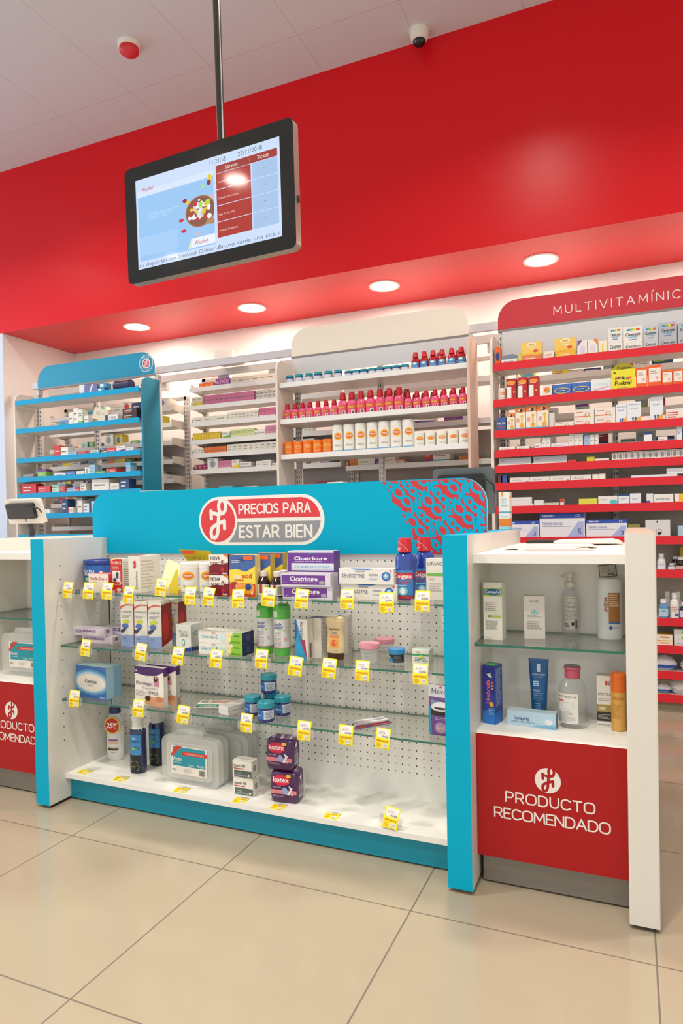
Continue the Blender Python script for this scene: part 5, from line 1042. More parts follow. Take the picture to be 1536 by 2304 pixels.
mixed(-2.42, -1.62, FYY, CZ[2]-E4, 'on the third turquoise shelf', .13, 21, wr=(.05, .11))
mixed(-2.77, -1.60, FYY, CZ[3]-E4, 'on the fourth turquoise shelf', .09, 22, pal=PAL+['#7fb84a', '#b8dcc8'])
z = CZ[4]-E4; w_ = 'on the fifth turquoise shelf'
run(-2.77, 2.258, z, 1, .155, .082, .08, '#cf2c30', '#e6e2da', 2, 'bright red wide carton', w_); run(-2.60, 2.262, z, 1, .13, .06, .08, '#d8403a', '#e08aa8', 2, 'red lower carton', w_)
mixed(-2.46, -2.05, FYY, z, w_+' at left', .07, 24, wr=(.05, .09)); run(-2.04, 2.262, z, 1, .17, .090, .12, '#e8e2d8', '#8f9a9c', 6, 'large plain white carton', w_); run(-1.86, 2.262, z, 1, .085, .055, .1, '#e2dace', '#8f9a9c', 6, 'small cream carton', w_); run(-1.765, 2.262, z, 1, .085, .085, .08, '#2a4c80', '#e6e2da', 2, 'navy carton', w_)
z = CZ[5]-E4; w_ = 'on the sixth turquoise shelf'
mixed(-2.70, -2.36, FYY, z, w_+' at left', .04, 25, wr=(.04, .09)); run(-2.35, 2.262, z, 1, .06, .115, .08, '#2b4c78', '#e6e2da', 2, 'tall navy upright carton', w_); run(-2.285, 2.262, z, 1, .05, .05, .06, '#e6e2da', '#d03a34', 1, 'small white carton with red stripe', w_)
run(-2.19, 2.262, z, 1, .05, .10, .07, '#e6e2da', '#8f9a9c', 6, 'tall white upright carton', w_); run(-2.13, 2.262, z, 1, .055, .075, .07, '#dfe2e8', '#8f9a9c', 2, 'pale upright carton', w_); run(-2.07, 2.262, z, 1, .09, .09, .07, '#d4d8e6', '#27406e', 1, 'lilac grey carton', w_); run(-1.96, 2.262, z, 1, .07, .11, .07, '#3fa0c4', '#b8dcc8', 5, 'turquoise upright carton', w_)
# rear row A seen through the turquoise unit
for j, zz in enumerate(RA[:6]):
    mixed(-2.62 if j < 2 else -2.86, -1.66, 2.712, zz-E4, 'on %s rear shelf behind the turquoise unit' % ('the '+ordn[j]), .11, 40+j, pal=PAL+['#9fc4e0', '#e6cc3a', '#b8dcc8', '#5ab4c8'], wr=(.06, .12), cap=11, far=True)
# rear row B : neat runs of cartons
W_ = '#e6e2da'
def rb_(j): return RBZ[j]-E4, 'on the %s rear shelf in the gap' % ordn[j]
z, w_ = rb_(0); x = run(-1.35, 2.71, z, 3, .045, .035, .06, '#e2602c', '#e8802c', 3, 'orange small carton', w_); x = run(x+.01, 2.71, z, 3, .042, .055, .06, '#8a3fa0', '#e08aa8', 1, 'purple small carton', w_); run(x+.01, 2.71, z, 9, .062, .05, .06, '#e6d8c4', '#e6e2da', 6, 'pale cream carton', w_)
z, w_ = rb_(1); x = run(-1.42, 2.71, z, 2, .05, .07, .06, '#e8e4c8', '#e6cc3a', 5, 'white and yellow carton', w_); x = run(x+.01, 2.71, z, 13, .0335, .075, .06, '#dd7fa4', '#e6e2da', 6, 'pink slim carton', w_); run(x+.012, 2.71, z, 11, .036, .075, .06, '#e2dace', '#8f9a9c', 2, 'white slim carton', w_)
z, w_ = rb_(2); x = run(-1.42, 2.71, z, 3, .105, .045, .07, '#e6e2d2', '#e6e2da', 6, 'long low white carton', w_); x = run(x+.005, 2.71, z, 8, .033, .06, .06, '#e4ddd0', '#8f9a9c', 2, 'white small upright carton', w_); x = run(x+.006, 2.71, z, 4, .033, .07, .06, '#d56a94', '#e6e2da', 0, 'pink and white small carton', w_); run(x+.02, 2.71, z, 5, .048, .075, .06, '#d87a9c', '#e6e2da', 0, 'pink carton', w_)
z, w_ = rb_(3); x = run(-1.42, 2.71, z, 10, .0245, .06, .06, '#dcb83a', '#e6cc3a', 3, 'yellow slim carton', w_); x = run(x+.008, 2.71, z, 1, .075, .055, .06, '#dfe2da', '#7fb84a', 5, 'white and green carton', w_); x = run(x+.006, 2.71, z, 7, .028, .065, .06, '#d0dc98', '#e6e2da', 0, 'lime slim carton', w_); x = run(x+.004, 2.71, z, 3, .03, .05, .06, W_, '#8f9a9c', 6, 'white small carton', w_); x = run(x+.004, 2.71, z, 3, .035, .075, .06, '#d88aa6', '#e6e2da', 0, 'pink upright carton', w_); run(x+.05, 2.71, z, 7, .032, .06, .06, W_, '#8f9a9c', 2, 'white slim carton', w_)
z, w_ = rb_(4); x = run(-1.42, 2.71, z, 4, .024, .045, .06, W_, '#8f9a9c', 2, 'tiny white carton', w_); x = run(x+.006, 2.71, z, 8, .024, .05, .06, '#e8742c', '#e8802c', 6, 'orange slim carton', w_); run(x+.006, 2.71, z, 15, .048, .06, .06, '#e2ddd0', '#8f9a9c', 2, 'white carton', w_)
z, w_ = rb_(5); x = run(-1.41, 2.71, z, 3, .038, .045, .06, '#8a2c4a', '#e08aa8', 2, 'maroon carton', w_); x = run(x+.005, 2.71, z, 1, .095, .09, .1, '#e4e0da', '#8f9a9c', 3, 'large white carton', w_); x = run(x+.004, 2.71, z, 4, .027, .065, .06, '#d87ca0', '#e6e2da', 0, 'pink slim carton', w_); mixed(x+.005, -.16, 2.71, z, 'on the sixth rear shelf, right side', .085, 61, pal=[W_, W_, '#dfe2e4', '#ece6da', '#9fc4e0'], wr=(.04, .10))
z, w_ = rb_(6); mixed(-1.40, -.16, 2.71, z, w_, .13, 62, pal=[W_, W_, '#ece6da', '#d03a34', '#e6cc3a', '#dfe2e4', '#8a2c4a'], wr=(.07, .14))
z, w_ = rb_(7); # rear rows C and D
for j, zz in enumerate(RC[:4]):
    mixed(-.08, .95, 2.712, zz-E4, 'on the %s rear shelf behind the centre unit' % ordn[j], .08, 70+j, pal=[W_, '#ece6da', '#dfe2e4', '#7a3f8c', '#e8802c', '#d03a34', W_], wr=(.05, .13), dens=.85, far=True)
for j, zz in enumerate(RD[:6]):
    mixed(1.12, 2.05, 2.712, zz-E4, 'on the %s rear shelf behind the red unit' % ordn[j], .10, 80+j, pal=['#8f9a9c', '#dfe2e4', W_, '#8a2c4a', '#e8802c', '#e6cc3a', '#b8dcc8', '#27406e'], wr=(.06, .13), dens=.8, cap=8, far=True)
o = FAR.build('distant_cartons'); o['kind'] = 'stuff'; tag(o, 'assorted small medicine cartons on the rear shelves seen through the front shelf units', 'boxes')
def ser(root, xs, y, z, fmt):
    root['label'] = fmt % ordn[0]
    for i, x in enumerate(xs): dup(root, (x, y, z), 0, fmt % ordn[i+1])
# centre unit, top shelf: jars and red bottles
def small_jar(R, h, lab, x, z, grp, first=[None]):
    t = thing('ointment_jar', lab, 'jar', (x, 2.295, z), 0, grp)
    mb = MB(); mb.lathe([(R*.94, 0), (R, .002), (R, h*.72)], M('#20307c', .2), 18); art(mb, cyl_face(R, h*.12, h*.60, 1.35), [('r', 0, 0, 1, 1, '#d3d8e2'), ('p', [(.05, .1), (.55, .1), (.3, .75)], '#4a8ac4')]); mb.build('jar_body', t)
    MB().lathe([(R*1.04, h*.72), (R*1.05, h*.98), (R*.98, h)], M('#2493a0', .3), 18).build('lid', t); return t
z = 1.978-E4
a = small_jar(.026, .058, 'navy jar with teal lid in the left row of six on the top centre shelf', -.328, z, 'six tall ointment jars on the top centre shelf')
ser(a, (-.258, -.186, -.118, -.045, .025), 2.295, z, 'tall navy jar with teal lid, %s of six from left, top centre shelf')
a = small_jar(.0255, .044, 'low jar with teal lid in the row of eight on the top centre shelf', .098, z, 'eight low ointment jars on the top centre shelf')
ser(a, (.151, .205, .260, .314, .368, .423, .478), 2.295, z, 'low navy jar with teal lid, %s of eight from left, top centre shelf')
def liq_bottle(R, h, body, cap, lab, loc, grp, lblc, lbl2, neck=.72, name='liquid_bottle', rough=.15):
    t = thing(name, lab, 'bottle', loc, 0, grp); H = h
    mb = MB(); mb.lathe([(R*.9, 0), (R, .004), (R, H*.52), (R*.90, H*.61), (R*.5, H*.69), (R*.48, H*.70)], M(body, rough), 18, sy=.8)
    art(mb, cyl_face(R, .006, H*.46, 1.1, sy=.8), lblc); mb.build('bottle_body', t)
    MB().lathe([(R*.62, H*.69), (R*.70, H*.71), (R*.52, H*.98), (R*.48, H)], M(cap, .2), 16).build('cap', t); return t
lb = [('r', .05, .1, .95, .95, '#3f7cc0'), ('e', .5, .72, .28, .22, '#7fb0a8'), ('e', .5, .74, .18, .14, '#dfe6e4'), ('r', .15, .2, .85, .32, '#8fb4dc')]
a = liq_bottle(.027, .11, '#b0141c', '#c41c22', 'red bottle with blue label, one of six along the front right of the top centre shelf', (.548, 2.29, z), 'front row of red syrup bottles on the top centre shelf', lb, None)
ser(a, (.604, .660, .716, .776, .834), 2.29, z, 'red bottle with blue label, %s of six in the front row, top centre shelf')
for x, l_ in ((.59, 'left'), (.68, 'middle'), (.80, 'right')): dup(a, (x, 2.36, z), 0, 'red syrup bottle in the second row of the top centre shelf, %s one' % l_, 'second row of red syrup bottles')
z = 1.736-E4
pl_ = [('r', .0, .55, .9, .95, '#d8603c'), ('t', 'Pepto', .45, .68, .18, '#e8d23a', 'c', {'w': .6, 'b': .02}), ('r', .55, .02, .88, .42, '#e6dcd8'), ('r', .64, .1, .80, .34, '#4a4a4a')]
s1 = liq_bottle(.0255, .112, '#e5557c', '#b81420', 'small pink bottle with red cap, one of seven at the left of the middle centre shelf', (-.349, 2.29, z), 'seven small pink bottles at the left of the middle centre shelf', pl_, None, name='pink_liquid_bottle')
ser(s1, (-.292, -.237, -.180, -.122, -.064, -.006), 2.29, z, 'small pink bottle, %s of the left seven, middle centre shelf')
b1 = liq_bottle(.032, .150, '#e5557c', '#b81420', 'tall pink bottle with red cap, one of seven in the middle of the middle centre shelf', (.053, 2.295, z), 'seven tall pink bottles on the middle centre shelf', pl_, None, name='pink_liquid_bottle')
ser(b1, (.117, .181, .245, .309, .372, .436), 2.295, z, 'tall pink bottle, %s of seven from left, middle centre shelf')
for i, x in enumerate((.497, .553, .612, .668, .724, .782, .840)): dup(s1, (x, 2.29, z), 0, 'small pink bottle, %s of the right seven, middle centre shelf' % ordn[i], 'seven small pink bottles at the right of the middle centre shelf')
for i, x in enumerate((.30, .365, .430)): dup(b1, (x+.03, 2.375, z), 0, 'tall pink bottle in the second row, %s of three from left, middle centre shelf' % ordn[i], 'second row of tall pink bottles')
for i, x in enumerate((.52, .575, .635, .695, .755, .815)): dup(s1, (x, 2.36, z+.006*0), 0, 'small pink bottle in the second row, %s of six from left, middle centre shelf' % ordn[i], 'second row of small pink bottles')
z = 1.502-E4
a = canister('vitamin_canister', 'orange vitamin canister, one of five at the left of the lower centre shelf', -.347, 2.30, z, .034, .093, '#ee7a1c', group='five orange canisters on the lower centre shelf')
ser(a, (-.276, -.205, -.134, -.063), 2.30, z, 'orange vitamin canister, %s of five from left, lower centre shelf')
a = canister('vitamin_canister', 'tall white vitamin canister, one of seven on the lower centre shelf', .011, 2.305, z, .0385, .178, '#ebe8de', group='seven tall white canisters on the lower centre shelf')
ser(a, (.091, .171, .251, .331, .411, .490), 2.305, z, 'tall white vitamin canister, %s of seven from left, lower centre shelf')
a = canister('vitamin_canister', 'short white vitamin canister, one of five at the right of the lower centre shelf', .562, 2.30, z, .033, .093, '#ebe8de', group='five short white canisters on the lower centre shelf')
ser(a, (.632, .702, .772, .841), 2.30, z, 'short white vitamin canister, %s of five from left, lower centre shelf')
carton('medicine_carton', 'red and white carton lying on the low centre shelf above the header', .20, .06, .04, '#c8343c', (.50, 2.27, 1.247), side='#a82830', front=[('r', .4, .1, .9, .9, '#e0d8d0')]); at0(MB().box(-.378, 2.25, 1.215, .872, 2.455, 1.243, STEEL).build('shelf_board'), cen_u)
carton('medicine_carton', 'white Sertium carton standing low behind the header', .11, .08, .065, '#e6e2da', (.0, 2.27, 1.2445), side='#d8d0c4', front=[('t', 'Sertium', .15, .5, .2, '#b84a54', 'l', {'w': .5})])
# red unit, shelf by shelf
def rz_(j): return RZ[j]-E4
TOPS = ['top', 'second', 'third', 'fourth', 'fifth', 'sixth', 'seventh', 'eighth', 'ninth', 'tenth', 'eleventh', 'twelfth']
def rc(j, x0, x1, h, base, lab, zoff=0, front=(), d=.07, name='vitamin_carton', **kw):
    return carton(name, lab+', %s red shelf' % TOPS[j], x1-x0, d, h, base, ((x0+x1)/2, 2.262+kw.pop('dy', 0), rz_(j)+zoff+.0002), side=kw.pop('side', None), front=front)
def tt(s, u, v, h, c, w, **k): return ('t', s, u, v, h, c, 'c', dict({'w': w, 'b': .015}, **k))
rc(0, 1.04, 1.068, .105, '#e8641c', 'orange upright carton at the left end', front=[('e', .5, .45, .4, .25, '#2a3c78')])
rc(0, 1.075, 1.165, .026, W_, 'flat white Sensilyt carton', front=[tt('Sensilyt', .45, .3, .35, '#444', .6)]); tag(MB().extr([(-.05, 0), (.05, 0), (.055, .012), (.02, .03), (-.04, .022)], 'y', 0, .05, M('#7a8494', .3)).build('blister_pack', None, (1.12, 2.27, rz_(0)+.0265)), 'grey blue blister pack lying on the flat white carton, top red shelf', 'pack')
rc(0, 1.167, 1.19, .05, '#c4c46a', 'slim olive carton')
YV = [('r', 0, 0, 1, .15, '#e8b030'), ('e', .5, .80, .24, .16, '#efe9dc'), ('e', .5, .80, .15, .1, '#d8b03a'), ('l', .2, .42, .8, .56, 1, '#efe8d8'), ('e', .7, .3, .12, .1, '#d84a3a')]
for xx, l_ in ((1.245, 'left'), (1.43, 'right')):
    rc(0, xx-.055, xx+.055, .034, '#e07a4c' if l_ == 'left' else '#e8b438', 'low carton under the %s yellow display tray' % l_, front=[('l', .2, .3, .8, .7, 1, '#f0e0c8')])
    t = carton('vitamin_carton', 'yellow vitamin carton with rounded white lid, %s of two, top red shelf' % l_, .115, .05, .075, '#edc458', (xx, 2.262, rz_(0)+.0345), side='#d8b050', front=YV)
rc(0, 1.315, 1.37, .045, '#e8ddd0', 'small white and pink carton', front=[('l', .1, .4, .8, .7, 2, '#d86a5a')])
rc(0, 1.495, 1.545, .085, W_, 'white carton with purple corner', front=[('p', [(0, .6), (0, 1), (.5, 1)], '#7a4a9c'), ('e', .5, .4, .3, .25, '#d8c8e0'), ('r', 0, 0, 1, .08, '#e8b84a')]); rc(0, 1.548, 1.60, .085, W_, 'white carton with orange corner', front=[('p', [(1, .6), (1, 1), (.5, 1)], '#e8802c'), ('e', .5, .4, .3, .25, '#e0d0d8')])
rc(0, 1.605, 1.645, .07, '#ece6c8', 'cream carton with yellow stripe', front=[('r', .4, 0, .6, .8, '#e8c83a')])
CEN = [('r', .18, .74, .36, .86, '#3a8ac8'), ('r', .36, .74, .52, .86, '#7fb84a'), ('r', .52, .74, .68, .86, '#e8c83a'), ('r', .68, .74, .86, .86, '#d8483a'), ('t', 'Centrum', .5, .42, .20, '#3c4048', 'c', {'sh': .2, 'b': .02, 'w': .76}), ('r', .25, .33, .75, .37, '#58b0c8'), ('l', .3, .15, .7, .25, 1, '#5a6cb0')]
for i, (xa, xb, h_, cc) in enumerate(((1.655, 1.725, .055, W_), (1.73, 1.825, .04, W_), (1.83, 1.90, .04, '#c4c4c8'), (1.905, 1.99, .04, '#b4b4bc'), (1.995, 2.09, .04, '#b4b4bc'))):
    rc(0, xa, xb, h_, cc, 'lower Centrum carton, %s of five pairs' % ordn[i], front=[('t', 'Centrum', .5, .35, .4, '#3c4048', 'c', {'sh': .2, 'b': .02, 'w': .76})])
    rc(0, xa, xb, .078+.01*(i in (1, 3)), cc, 'upper Centrum carton with rainbow squares, %s of five pairs' % ordn[i], h_+.0004, front=CEN)
# second
canister('vitamin_canister', 'white vitamin canister at the left end of the second red shelf', 1.072, 2.295, rz_(1), .024, .075, '#ebe4d8')
for i, x in enumerate((1.102, 1.165, 1.227)):
    rc(1, x, x+.054, .122, '#b81c28', 'red and white upright carton, %s of three' % ordn[i], front=[('r', .04, .05, .5, .62, '#ece6e0'), ('e', .5, .80, .44, .10, '#e8943a'), ('l', .1, .68, .9, .73, 1, '#ece6e0'), ('e', .78, .35, .1, .04, '#e8c04a')], side='#a01822')
rc(1, 1.300, 1.355, .068, '#e8e2da', 'white carton with flower pattern', front=[('e', .5, .55, .32, .26, '#e8943a'), ('e', .4, .6, .1, .1, '#d84a6a'), ('e', .65, .45, .1, .1, '#7fb84a')])
for i, x in enumerate((1.359, 1.461)): rc(1, x, x+.10, .063, '#3f6cb4', 'blue carton with yellow ellipse, %s of two' % ('left', 'right')[i], front=[('e', .5, .42, .42, .26, '#e8c84a'), ('e', .5, .42, .38, .2, '#2f5aa4'), ('l', .3, .35, .7, .5, 1, '#e8e0c8')])
rc(1, 1.566, 1.664, .072, '#dfe4e4', 'white carton with pale teal print', front=[('p', [(.1, .1), (.9, .35), (.9, .45), (.1, .2)], '#d8a0a8'), ('e', .6, .6, .3, .1, '#c0dcd8')])
t = rc(1, 1.667, 1.786, .112, '#e8dc2c', 'bright yellow Foskrol carton with raised rounded lid', front=[('t', 'Foskrol', .5, .25, .20, '#2a2a2a', 'c', {'w': .72, 'b': .03, 'sh': .1}), ('e', .14, .86, .05, .05, '#3a3a2a'), ('l', .25, .08, .7, .14, 1, '#8a8a3a')]+[('e', .2+.1*i, .58+.03*math.sin(i), .05, .07, c) for i, c in enumerate(('#d8483a', '#3a6a3a', '#e8802c', '#4a4a4a', '#7fb84a', '#d8483a', '#e8802c'))])
mb = MB(); mb.extr([(-.059, 0)]+[(.059, 0)]+arc(0, 0, .059, .045, 0, 180, 14)[1:-1], 'y', .05, .052, M('#e0d428', .4)); S = FF(.118, .045, y=.05); art(mb, S, [tt('Foskrol', .55, .25, .35, '#2a2a2a', .6)]); o = mb.build('lid_flap', t); o.location = (0, 0, .112)
for i, (x, w, h_) in enumerate(((1.790, .055, .112), (1.848, .066, .118), (1.917, .050, .085), (1.969, .048, .085), (2.02, .05, .085))):
    rc(1, x, x+w, h_, '#e8601c', 'orange and white upright carton, %s of five' % ordn[i], front=[('r', .1, .25, .95, .88, '#ece2d8'), ('l', .2, .6, .8, .78, 2, '#9c948c'), ('e', .7, .42, .12, .08, '#e8b0a0')], side='#d8561a')
# third
rc(2, 1.042, 1.095, .082, '#3a5c94', 'blue KALTA carton', front=[tt('KALTA', .5, .5, .16, '#e8e4da', .8), ('r', .3, .3, .7, .36, '#d8483a')])
GIR = [('r', 0, .78, 1, 1, '#e8843a'), ('e', .55, .86, .2, .07, '#2c2c3c'), ('e', .42, .88, .1, .05, '#e8e4da'), ('e', .27, .45, .16, .10, '#e8a090'), ('e', .66, .62, .14, .07, '#e8b43a'), ('r', .60, .10, .72, .6, '#e8b43a'), ('e', .64, .2, .2, .12, '#e8a83a'), ('r', 0, 0, 1, .1, '#5ab0d8')]
for i, (a_, b_, h_) in enumerate(((1.100, 1.146, .103), (1.149, 1.206, .130), (1.209, 1.268, .132), (1.272, 1.334, .134))): rc(2, a_, b_, h_, '#ece4d4', 'white upright carton with orange giraffe, %s of four' % ordn[i], front=GIR, side='#e8a23a')
rc(2, 1.337, 1.366, .085, '#d8d0c4', 'grey white slim carton')
for i, (a_, b_) in enumerate(((1.368, 1.468), (1.471, 1.576), (1.579, 1.685))):
    FR = [('r', .04, .22, .62, .34, '#e87a5a'), ('e', .66, .45, .12, .2, '#d86a6a'), ('e', .66, .45, .08, .13, '#e8e2da'), ('l', .1, .65, .5, .8, 1, '#c8584a'), ('p', [(.62, .2), (.9, .2), (.75, .35)], '#b8cc5a')]
    rc(2, a_, b_, .030 if i == 0 else .036, '#e8e0d4', 'low white and salmon carton, %s of three' % ordn[i], front=FR)
    if i: rc(2, a_, b_, .056, '#e8e0d4', 'taller white and salmon carton stacked on a low one, %s of two' % ('left', 'right')[i-1], .0365, front=FR)
PL = [('t', 'Pharmaton', .5, .84, .06, '#3a64a8', 'c', {'w': .8}), ('t', 'Kiddi', .5, .66, .06, '#3a64a8', 'c', {'w': .5}), ('p', [(0, 0), (1, 0), (1, .32), (.4, .08)], '#e8a83a'), ('e', .4, .2, .08, .05, '#2f5aa8'), ('e', .6, .22, .08, .05, '#2f5aa8'), ('r', .36, .06, .44, .2, '#2f5aa8'), ('r', .56, .08, .64, .2, '#2f5aa8')]
for i, (a_, b_, h_) in enumerate(((1.689, 1.742, .103), (1.746, 1.814, .112), (1.856, 1.922, .128))): rc(2, a_, b_, h_, '#e4e6e8', 'white upright carton with yellow wedge and blue figures, %s of three' % ordn[i], front=PL, side='#e8b83a')
rc(2, 1.935, 2.05, .058, '#e8e0d6', 'white carton with red stripes at the right', front=[('r', .06, .6, .5, .7, '#d8483a'), ('r', .06, .4, .5, .5, '#d8483a'), ('r', .06, .2, .4, .3, '#d8483a')])
# fourth
j = 3
for a_, b_, h_, c_, l_ in ((1.055, 1.145, .024, W_, 'flat white carton with red print'), (1.155, 1.225, .022, W_, 'second flat white carton'), (1.255, 1.295, .034, '#dfe2e4', 'small white carton with pink line'), (1.297, 1.318, .062, W_, 'slim upright white carton'), (1.320, 1.343, .062, W_, 'second slim upright white carton'), (1.346, 1.44, .026, '#e2dfe4', 'long flat lilac carton'),
        (1.443, 1.468, .072, W_, 'upright white carton, first of the three'), (1.469, 1.492, .072, W_, 'upright white carton, second of the three'), (1.493, 1.516, .072, W_, 'upright white carton, third of the three'), (1.520, 1.551, .06, '#9fb8d8', 'sky blue carton'), (1.554, 1.575, .06, W_, 'narrow white carton'), (1.577, 1.597, .06, W_, 'narrow white carton beside another'), (1.826, 1.864, .058, '#e8eaec', 'white carton with blue top'), (1.895, 1.94, .028, W_, 'small flat white carton'), (1.985, 2.01, .08, '#e4e6e8', 'tall white carton with barcode'), (2.014, 2.05, .07, '#3a9cd0', 'bright blue carton')):
    rc(j, a_, b_, h_, c_, l_, front=[('r', 0, .75, 1, 1, '#2f4c8c')] if 'blue top' in l_ else [('l', .12, .35, .85, .65, 1, '#b85a5a' if 'red' in l_ or 'pink' in l_ else '#a8a4a0')], name='medicine_carton')
# fifth
j = 4
for i, (a_, b_) in enumerate(((1.045, 1.235), (1.240, 1.43))):
    rc(j, a_, b_, .012, '#e8e4da', 'thin white carton under the grey one, %s of two' % ('left', 'right')[i], name='medicine_carton'); rc(j, a_+.008, b_, .034, '#b4b8bc', 'long grey carton, %s of two' % ('left', 'right')[i], .0125, front=[('l', .05, .4, .2, .8, 1, '#8a8e92')], name='medicine_carton')
rc(j, 1.435, 1.48, .02, '#c8343c', 'small red carton', name='medicine_carton'); rc(j, 1.535, 1.575, .03, '#d8d034', 'small yellow carton', name='medicine_carton'); rc(j, 1.578, 1.65, .018, W_, 'flat white carton', name='medicine_carton')
me = quick_mesh(.0285, .05, .047, '#e8e0d6', '#8f9a9c', 3, 5)
for i in range(12): place(me, 1.678+.0296*i, 2.264, rz_(4)+.0002, 'white square carton with grey spot, %s of twelve from left, fifth red shelf' % ordn[i], 'twelve white square cartons on the fifth red shelf')
# sixth
j = 5
rc(j, 1.045, 1.062, .05, '#6a3040', 'slim maroon carton', name='medicine_carton'); rc(j, 1.07, 1.095, .052, '#3a5aa0', 'slim blue carton', name='medicine_carton')
for i in range(4): rc(j, 1.113+.112*i, 1.222+.112*i, .034, '#e4e2dc', 'long white MELOZINE carton, %s of four' % ordn[i], front=[('t', 'MELOZINE', .15, .4, .22, '#8a8884', 'l', {'w': .5}), ('r', .84, .1, .93, .3, '#77736e')], name='medicine_carton')
for i, (a_, b_, h_) in enumerate(((1.563, 1.595, .034), (1.598, 1.63, .035))): rc(j, a_, b_, h_, '#ece8d8', 'cream small carton, %s of two' % ('left', 'right')[i], name='medicine_carton')
rc(j, 1.76, 1.985, .018, '#dfe2ea', 'very long flat pale carton', name='medicine_carton'); rc(j, 1.935, 2.04, .03, '#e4e6ea', 'pale carton stacked on the long one', .0185, name='medicine_carton')
# seventh
j = 6; z0_ = 0
for i in range(3): rc(j, 1.10, 1.235+.01*(i == 0), .018, '#e2dfe0', '%s of three flat stacked lilac white cartons' % ('lowest', 'middle', 'upper')[i], .0185*i, name='medicine_carton')
rc(j, 1.248, 1.30, .036, '#dfe2e0', 'white medicine carton beside the flat stack', name='medicine_carton'); rc(j, 1.305, 1.385, .02, '#c8c4b0', 'low khaki carton', name='medicine_carton'); rc(j, 1.39, 1.41, .04, '#e8e0da', 'tiny upright red and white carton', front=[('r', 0, .5, 1, 1, '#d03a34')], name='medicine_carton')
for i in range(2): rc(j, 1.49, 1.588, .018, '#dcd84a', '%s of two yellow flat cartons' % ('lower', 'upper')[i], .0185*i, name='medicine_carton')
rc(j, 1.592, 1.69, .048, '#e4e2dc', 'white carton with teal swirl', front=[('e', .8, .3, .2, .28, '#5ac0c8'), ('l', .1, .5, .5, .7, 1, '#999')], name='medicine_carton')
for i in range(2): rc(j, 1.695+.058*i, 1.750+.058*i, .058, '#e2e6ea', 'white carton with navy top, %s of two' % ('left', 'right')[i], front=[('r', 0, .78, 1, 1, '#2a3f74' if i == 0 else '#e2e6ea'), ('l', .2, .4, .8, .6, 2, '#8aa0b8')], name='medicine_carton')
rc(j, 1.835, 1.868, .055, '#dfe2e4', 'white carton with purple corner', front=[('r', 0, 0, .5, .3, '#5a4a9c')], name='medicine_carton'); rc(j, 1.872, 1.965, .05, '#e8e6e0', 'white whiterex carton', front=[('t', 'whitaren', .1, .35, .3, '#44546a', 'l', {'w': .7})], name='medicine_carton'); rc(j, 1.97, 2.04, .05, '#e8b83a', 'orange yellow carton', front=[('r', 0, .2, .3, 1, '#ece6da')], name='medicine_carton')
# eighth: syringe cartons
SY = lambda n_: [('r', 0, .80, 1, 1, '#2c4cae'), ('t', 'TERUMO', .06, .85, .09, '#e8ecf4', 'l', {'w': .26, 'b': .02, 'sh': .2}), ('t', 'CE', .8, .85, .10, '#e8ecf4', 'l', {'w': .09}), ('t', 'TERUMO SYRINGE', .06, .52, .11, '#6a6cb0', 'l', {'w': .45}), ('r', .06, .46, .70, .475, '#8a90c0'), ('p', [(.6, 0), (.97, 0), (.97, .66), (.86, .66)], '#a8b4dc'), ('t', n_, .84, .14, .24, '#3a4c9c', 'l', {'w': .08})]
rc(7, 1.075, 1.272, .098, '#e4e4ea', 'white and blue TERUMO SYRINGE 3 carton, left one', front=SY('3'), d=.12, name='syringe_carton')
rc(7, 1.277, 1.52, .138, '#e4e4ea', 'largest white and blue TERUMO SYRINGE 5 carton with open flap', front=SY('5'), d=.12, name='syringe_carton')
rc(7, 1.527, 1.738, .098, '#e4e4ea', 'white and blue TERUMO SYRINGE 3 carton, right one beside the end post', front=SY('3'), d=.12, name='syringe_carton')
rc(7, 1.742, 1.81, .04, '#e8ddd4', 'low cream carton', name='medicine_carton'); rc(7, 1.742, 1.80, .03, '#8a8440', 'olive carton lying on the cream one', .0405, name='medicine_carton')
rc(7, 1.828, 1.948, .092, '#d8d4d4', 'white patterned carton with black lens ring', front=[('e', .55, .3, .13, .18, '#8f8c8c'), ('e', .55, .3, .11, .15, '#d4d0d0'), ('e', .56, .22, .07, .1, '#1c1a1a'), ('p', [(.42, .9), (.5, .8), (.5, .95)], '#2c3058')], name='electronics_carton'); rc(7, 1.985, 2.05, .06, '#a8c4d4', 'pale blue carton', name='medicine_carton')
# lower right shelves
def wbot(x, z, R, h, lab, body='#e6e0da', cap='#e6e2de', y=2.30, lc=None, name='medicine_bottle'):
    t = thing(name, lab, 'bottle', (x, y, z)); mb = MB()
    mb.lathe([(R*.93, 0), (R, .003), (R, h*.55), (R*.8, h*.70), (R*.55, h*.76), (R*.52, h*.79)], M(body, .2), 20)
    art(mb, cyl_face(R, h*.08, h*.5, 1.25), lc or [('r', 0, .0, 1, 1, '#dfe0e4'), ('l', .2, .3, .8, .8, 2, '#6a78a8')]); mb.build('bottle_body', t)
    MB().lathe([(R*.62, h*.78), (R*.64, h*.80), (R*.62, h*.98), (R*.55, h)], M(cap, .3), 18).build('cap', t); return t
z = .762-E4; wbot(1.905, z, .021, .088, 'white plastic bottle on the ninth red shelf beside the end post'); wbot(1.955, z, .019, .035, 'low grey jar with white lid on the ninth red shelf', body='#8f8c88'); wbot(2.0, z, .026, .07, 'dark brown bottle with white cap on the ninth red shelf', body='#241614', lc=[('r', 0, 0, 1, .6, '#c8a8a0')]); wbot(1.975, z, .018, .07, 'bottle with pale cap at the back of the ninth red shelf', body='#2a1a18', y=2.36)
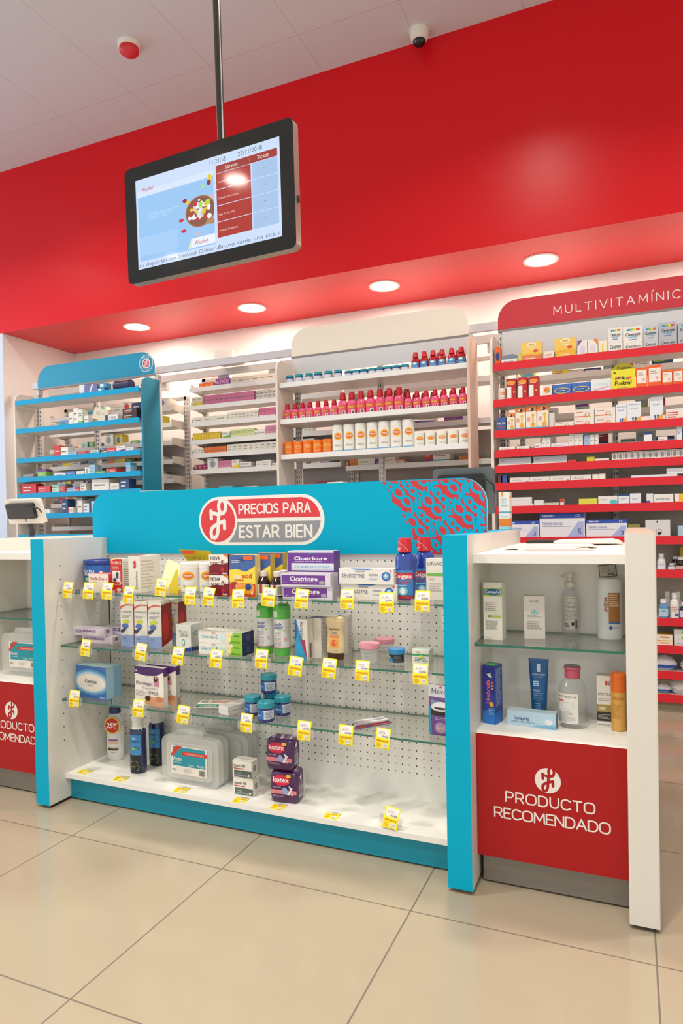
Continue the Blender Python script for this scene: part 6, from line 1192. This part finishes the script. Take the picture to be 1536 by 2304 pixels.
z = .504-E4; wbot(1.912, z, .024, .10, 'clear blue bottle with white cap on the tenth red shelf', body='#5f8cb8', lc=[('r', 0, 0, 1, 1, '#b8cce0'), ('e', .5, .7, .2, .12, '#4ab0a0')]); wbot(1.966, z, .022, .135, 'tall white spray bottle with red print on the tenth red shelf', lc=[('l', .2, .4, .8, .9, 3, '#d8685a'), ('r', .5, 0, .9, .25, '#4a5aa8')]); wbot(2.012, z, .022, .085, 'navy bottle with white cap on the tenth red shelf', body='#27304c')
for i, x in enumerate((1.935, 1.985)): wbot(x, z, .020, .135, 'frosted bottle at the back of the tenth red shelf, %s one' % ('left', 'right')[i], body='#c8c0be', y=2.37)
z = .358-E4
for i in range(2): carton('medicine_carton', 'yellow and white carton on the eleventh red shelf, %s of two' % ('lower', 'upper')[i], .075, .08, .034-.01*(i == 0), '#ece4cc', (1.915, 2.262, z+.0002+.0245*i), side='#e0b040', front=[('r', 0, 0, 1, .12, '#e8a830'), ('r', .2, .5, .8, .7, '#d85a3a')])
for i in range(3): carton('medicine_carton', 'white carton with green sticker on the eleventh red shelf, %s of three' % ('lowest', 'middle', 'upper')[i], .10, .10, .03, '#e0dcd8', (2.01, 2.262, z+.0002+.0305*i), side='#cfcac6', front=[('e', .45, .5, .10, .3, '#4cd04a'), ('l', .1, .2, .9, .35, 1, '#a8a4b0')] if i else [('l', .1, .3, .9, .6, 1, '#a8a4b0')])
def bag(x, z, w, h, lab, stripe, sd):
    rg = random.Random(sd); mb = MB(); n, m_ = 14, 7; vs = []
    for j in range(m_+1):
        f_ = j/m_; k_ = math.sin(PI*min(.98, .12+f_*.86))**.6
        for i in range(n):
            a = 2*PI*i/n; r_ = k_*(1+rg.uniform(-.09, .09)); vs.append((w/2*r_*math.cos(a), .05+.045*r_*math.sin(a), max(0, h*f_+rg.uniform(-.004, .004)*(j > 0))))
    fs = [(j*n+i, j*n+(i+1) % n, (j+1)*n+(i+1) % n, (j+1)*n+i) for j in range(m_) for i in range(n)]
    for q, f in enumerate(fs): mb.add([vs[i] for i in f], [(0, 1, 2, 3)], M('#2f5ab8', .3) if stripe and q//n in (1, 2) and q % n > 8 else M('#dedada', .25), True)
    mb.add(vs[-n:], [tuple(range(n))], M('#dedada', .3)); return tag(mb.build('cotton_bag', None, (x, 2.27, z), 0), lab, 'bag')
bag(1.915, .22-E4, .13, .075, 'white cotton bag with blue stripe on the twelfth red shelf', True, 1); bag(2.04, .22-E4, .10, .07, 'plain white cotton bag on the twelfth red shelf', False, 2)
bag(1.905, .096-E4, .09, .05, 'small crumpled white bag on the lowest red shelf', True, 3); bag(1.985, .096-E4,   .10, .080, 'taller crumpled translucent white bag on the lowest red shelf', False, 4)
carton('medicine_carton', 'dark yellow carton standing behind the bottles of the ninth red shelf', .06, .04, .12, '#c8a828', (2.03, 2.40, .762-E4+.0002), side='#a88c20')
carton('storage_carton', 'white carton lying on top of the overhead rails', .13, .12, .075, '#f0e8dc', (-1.02, 2.56, 2.2725), rz=20); at0(MB().box(-1.12, 2.53, 2.262, -.92, 2.72, 2.272, STEEL).build('cross_plate'), t2)
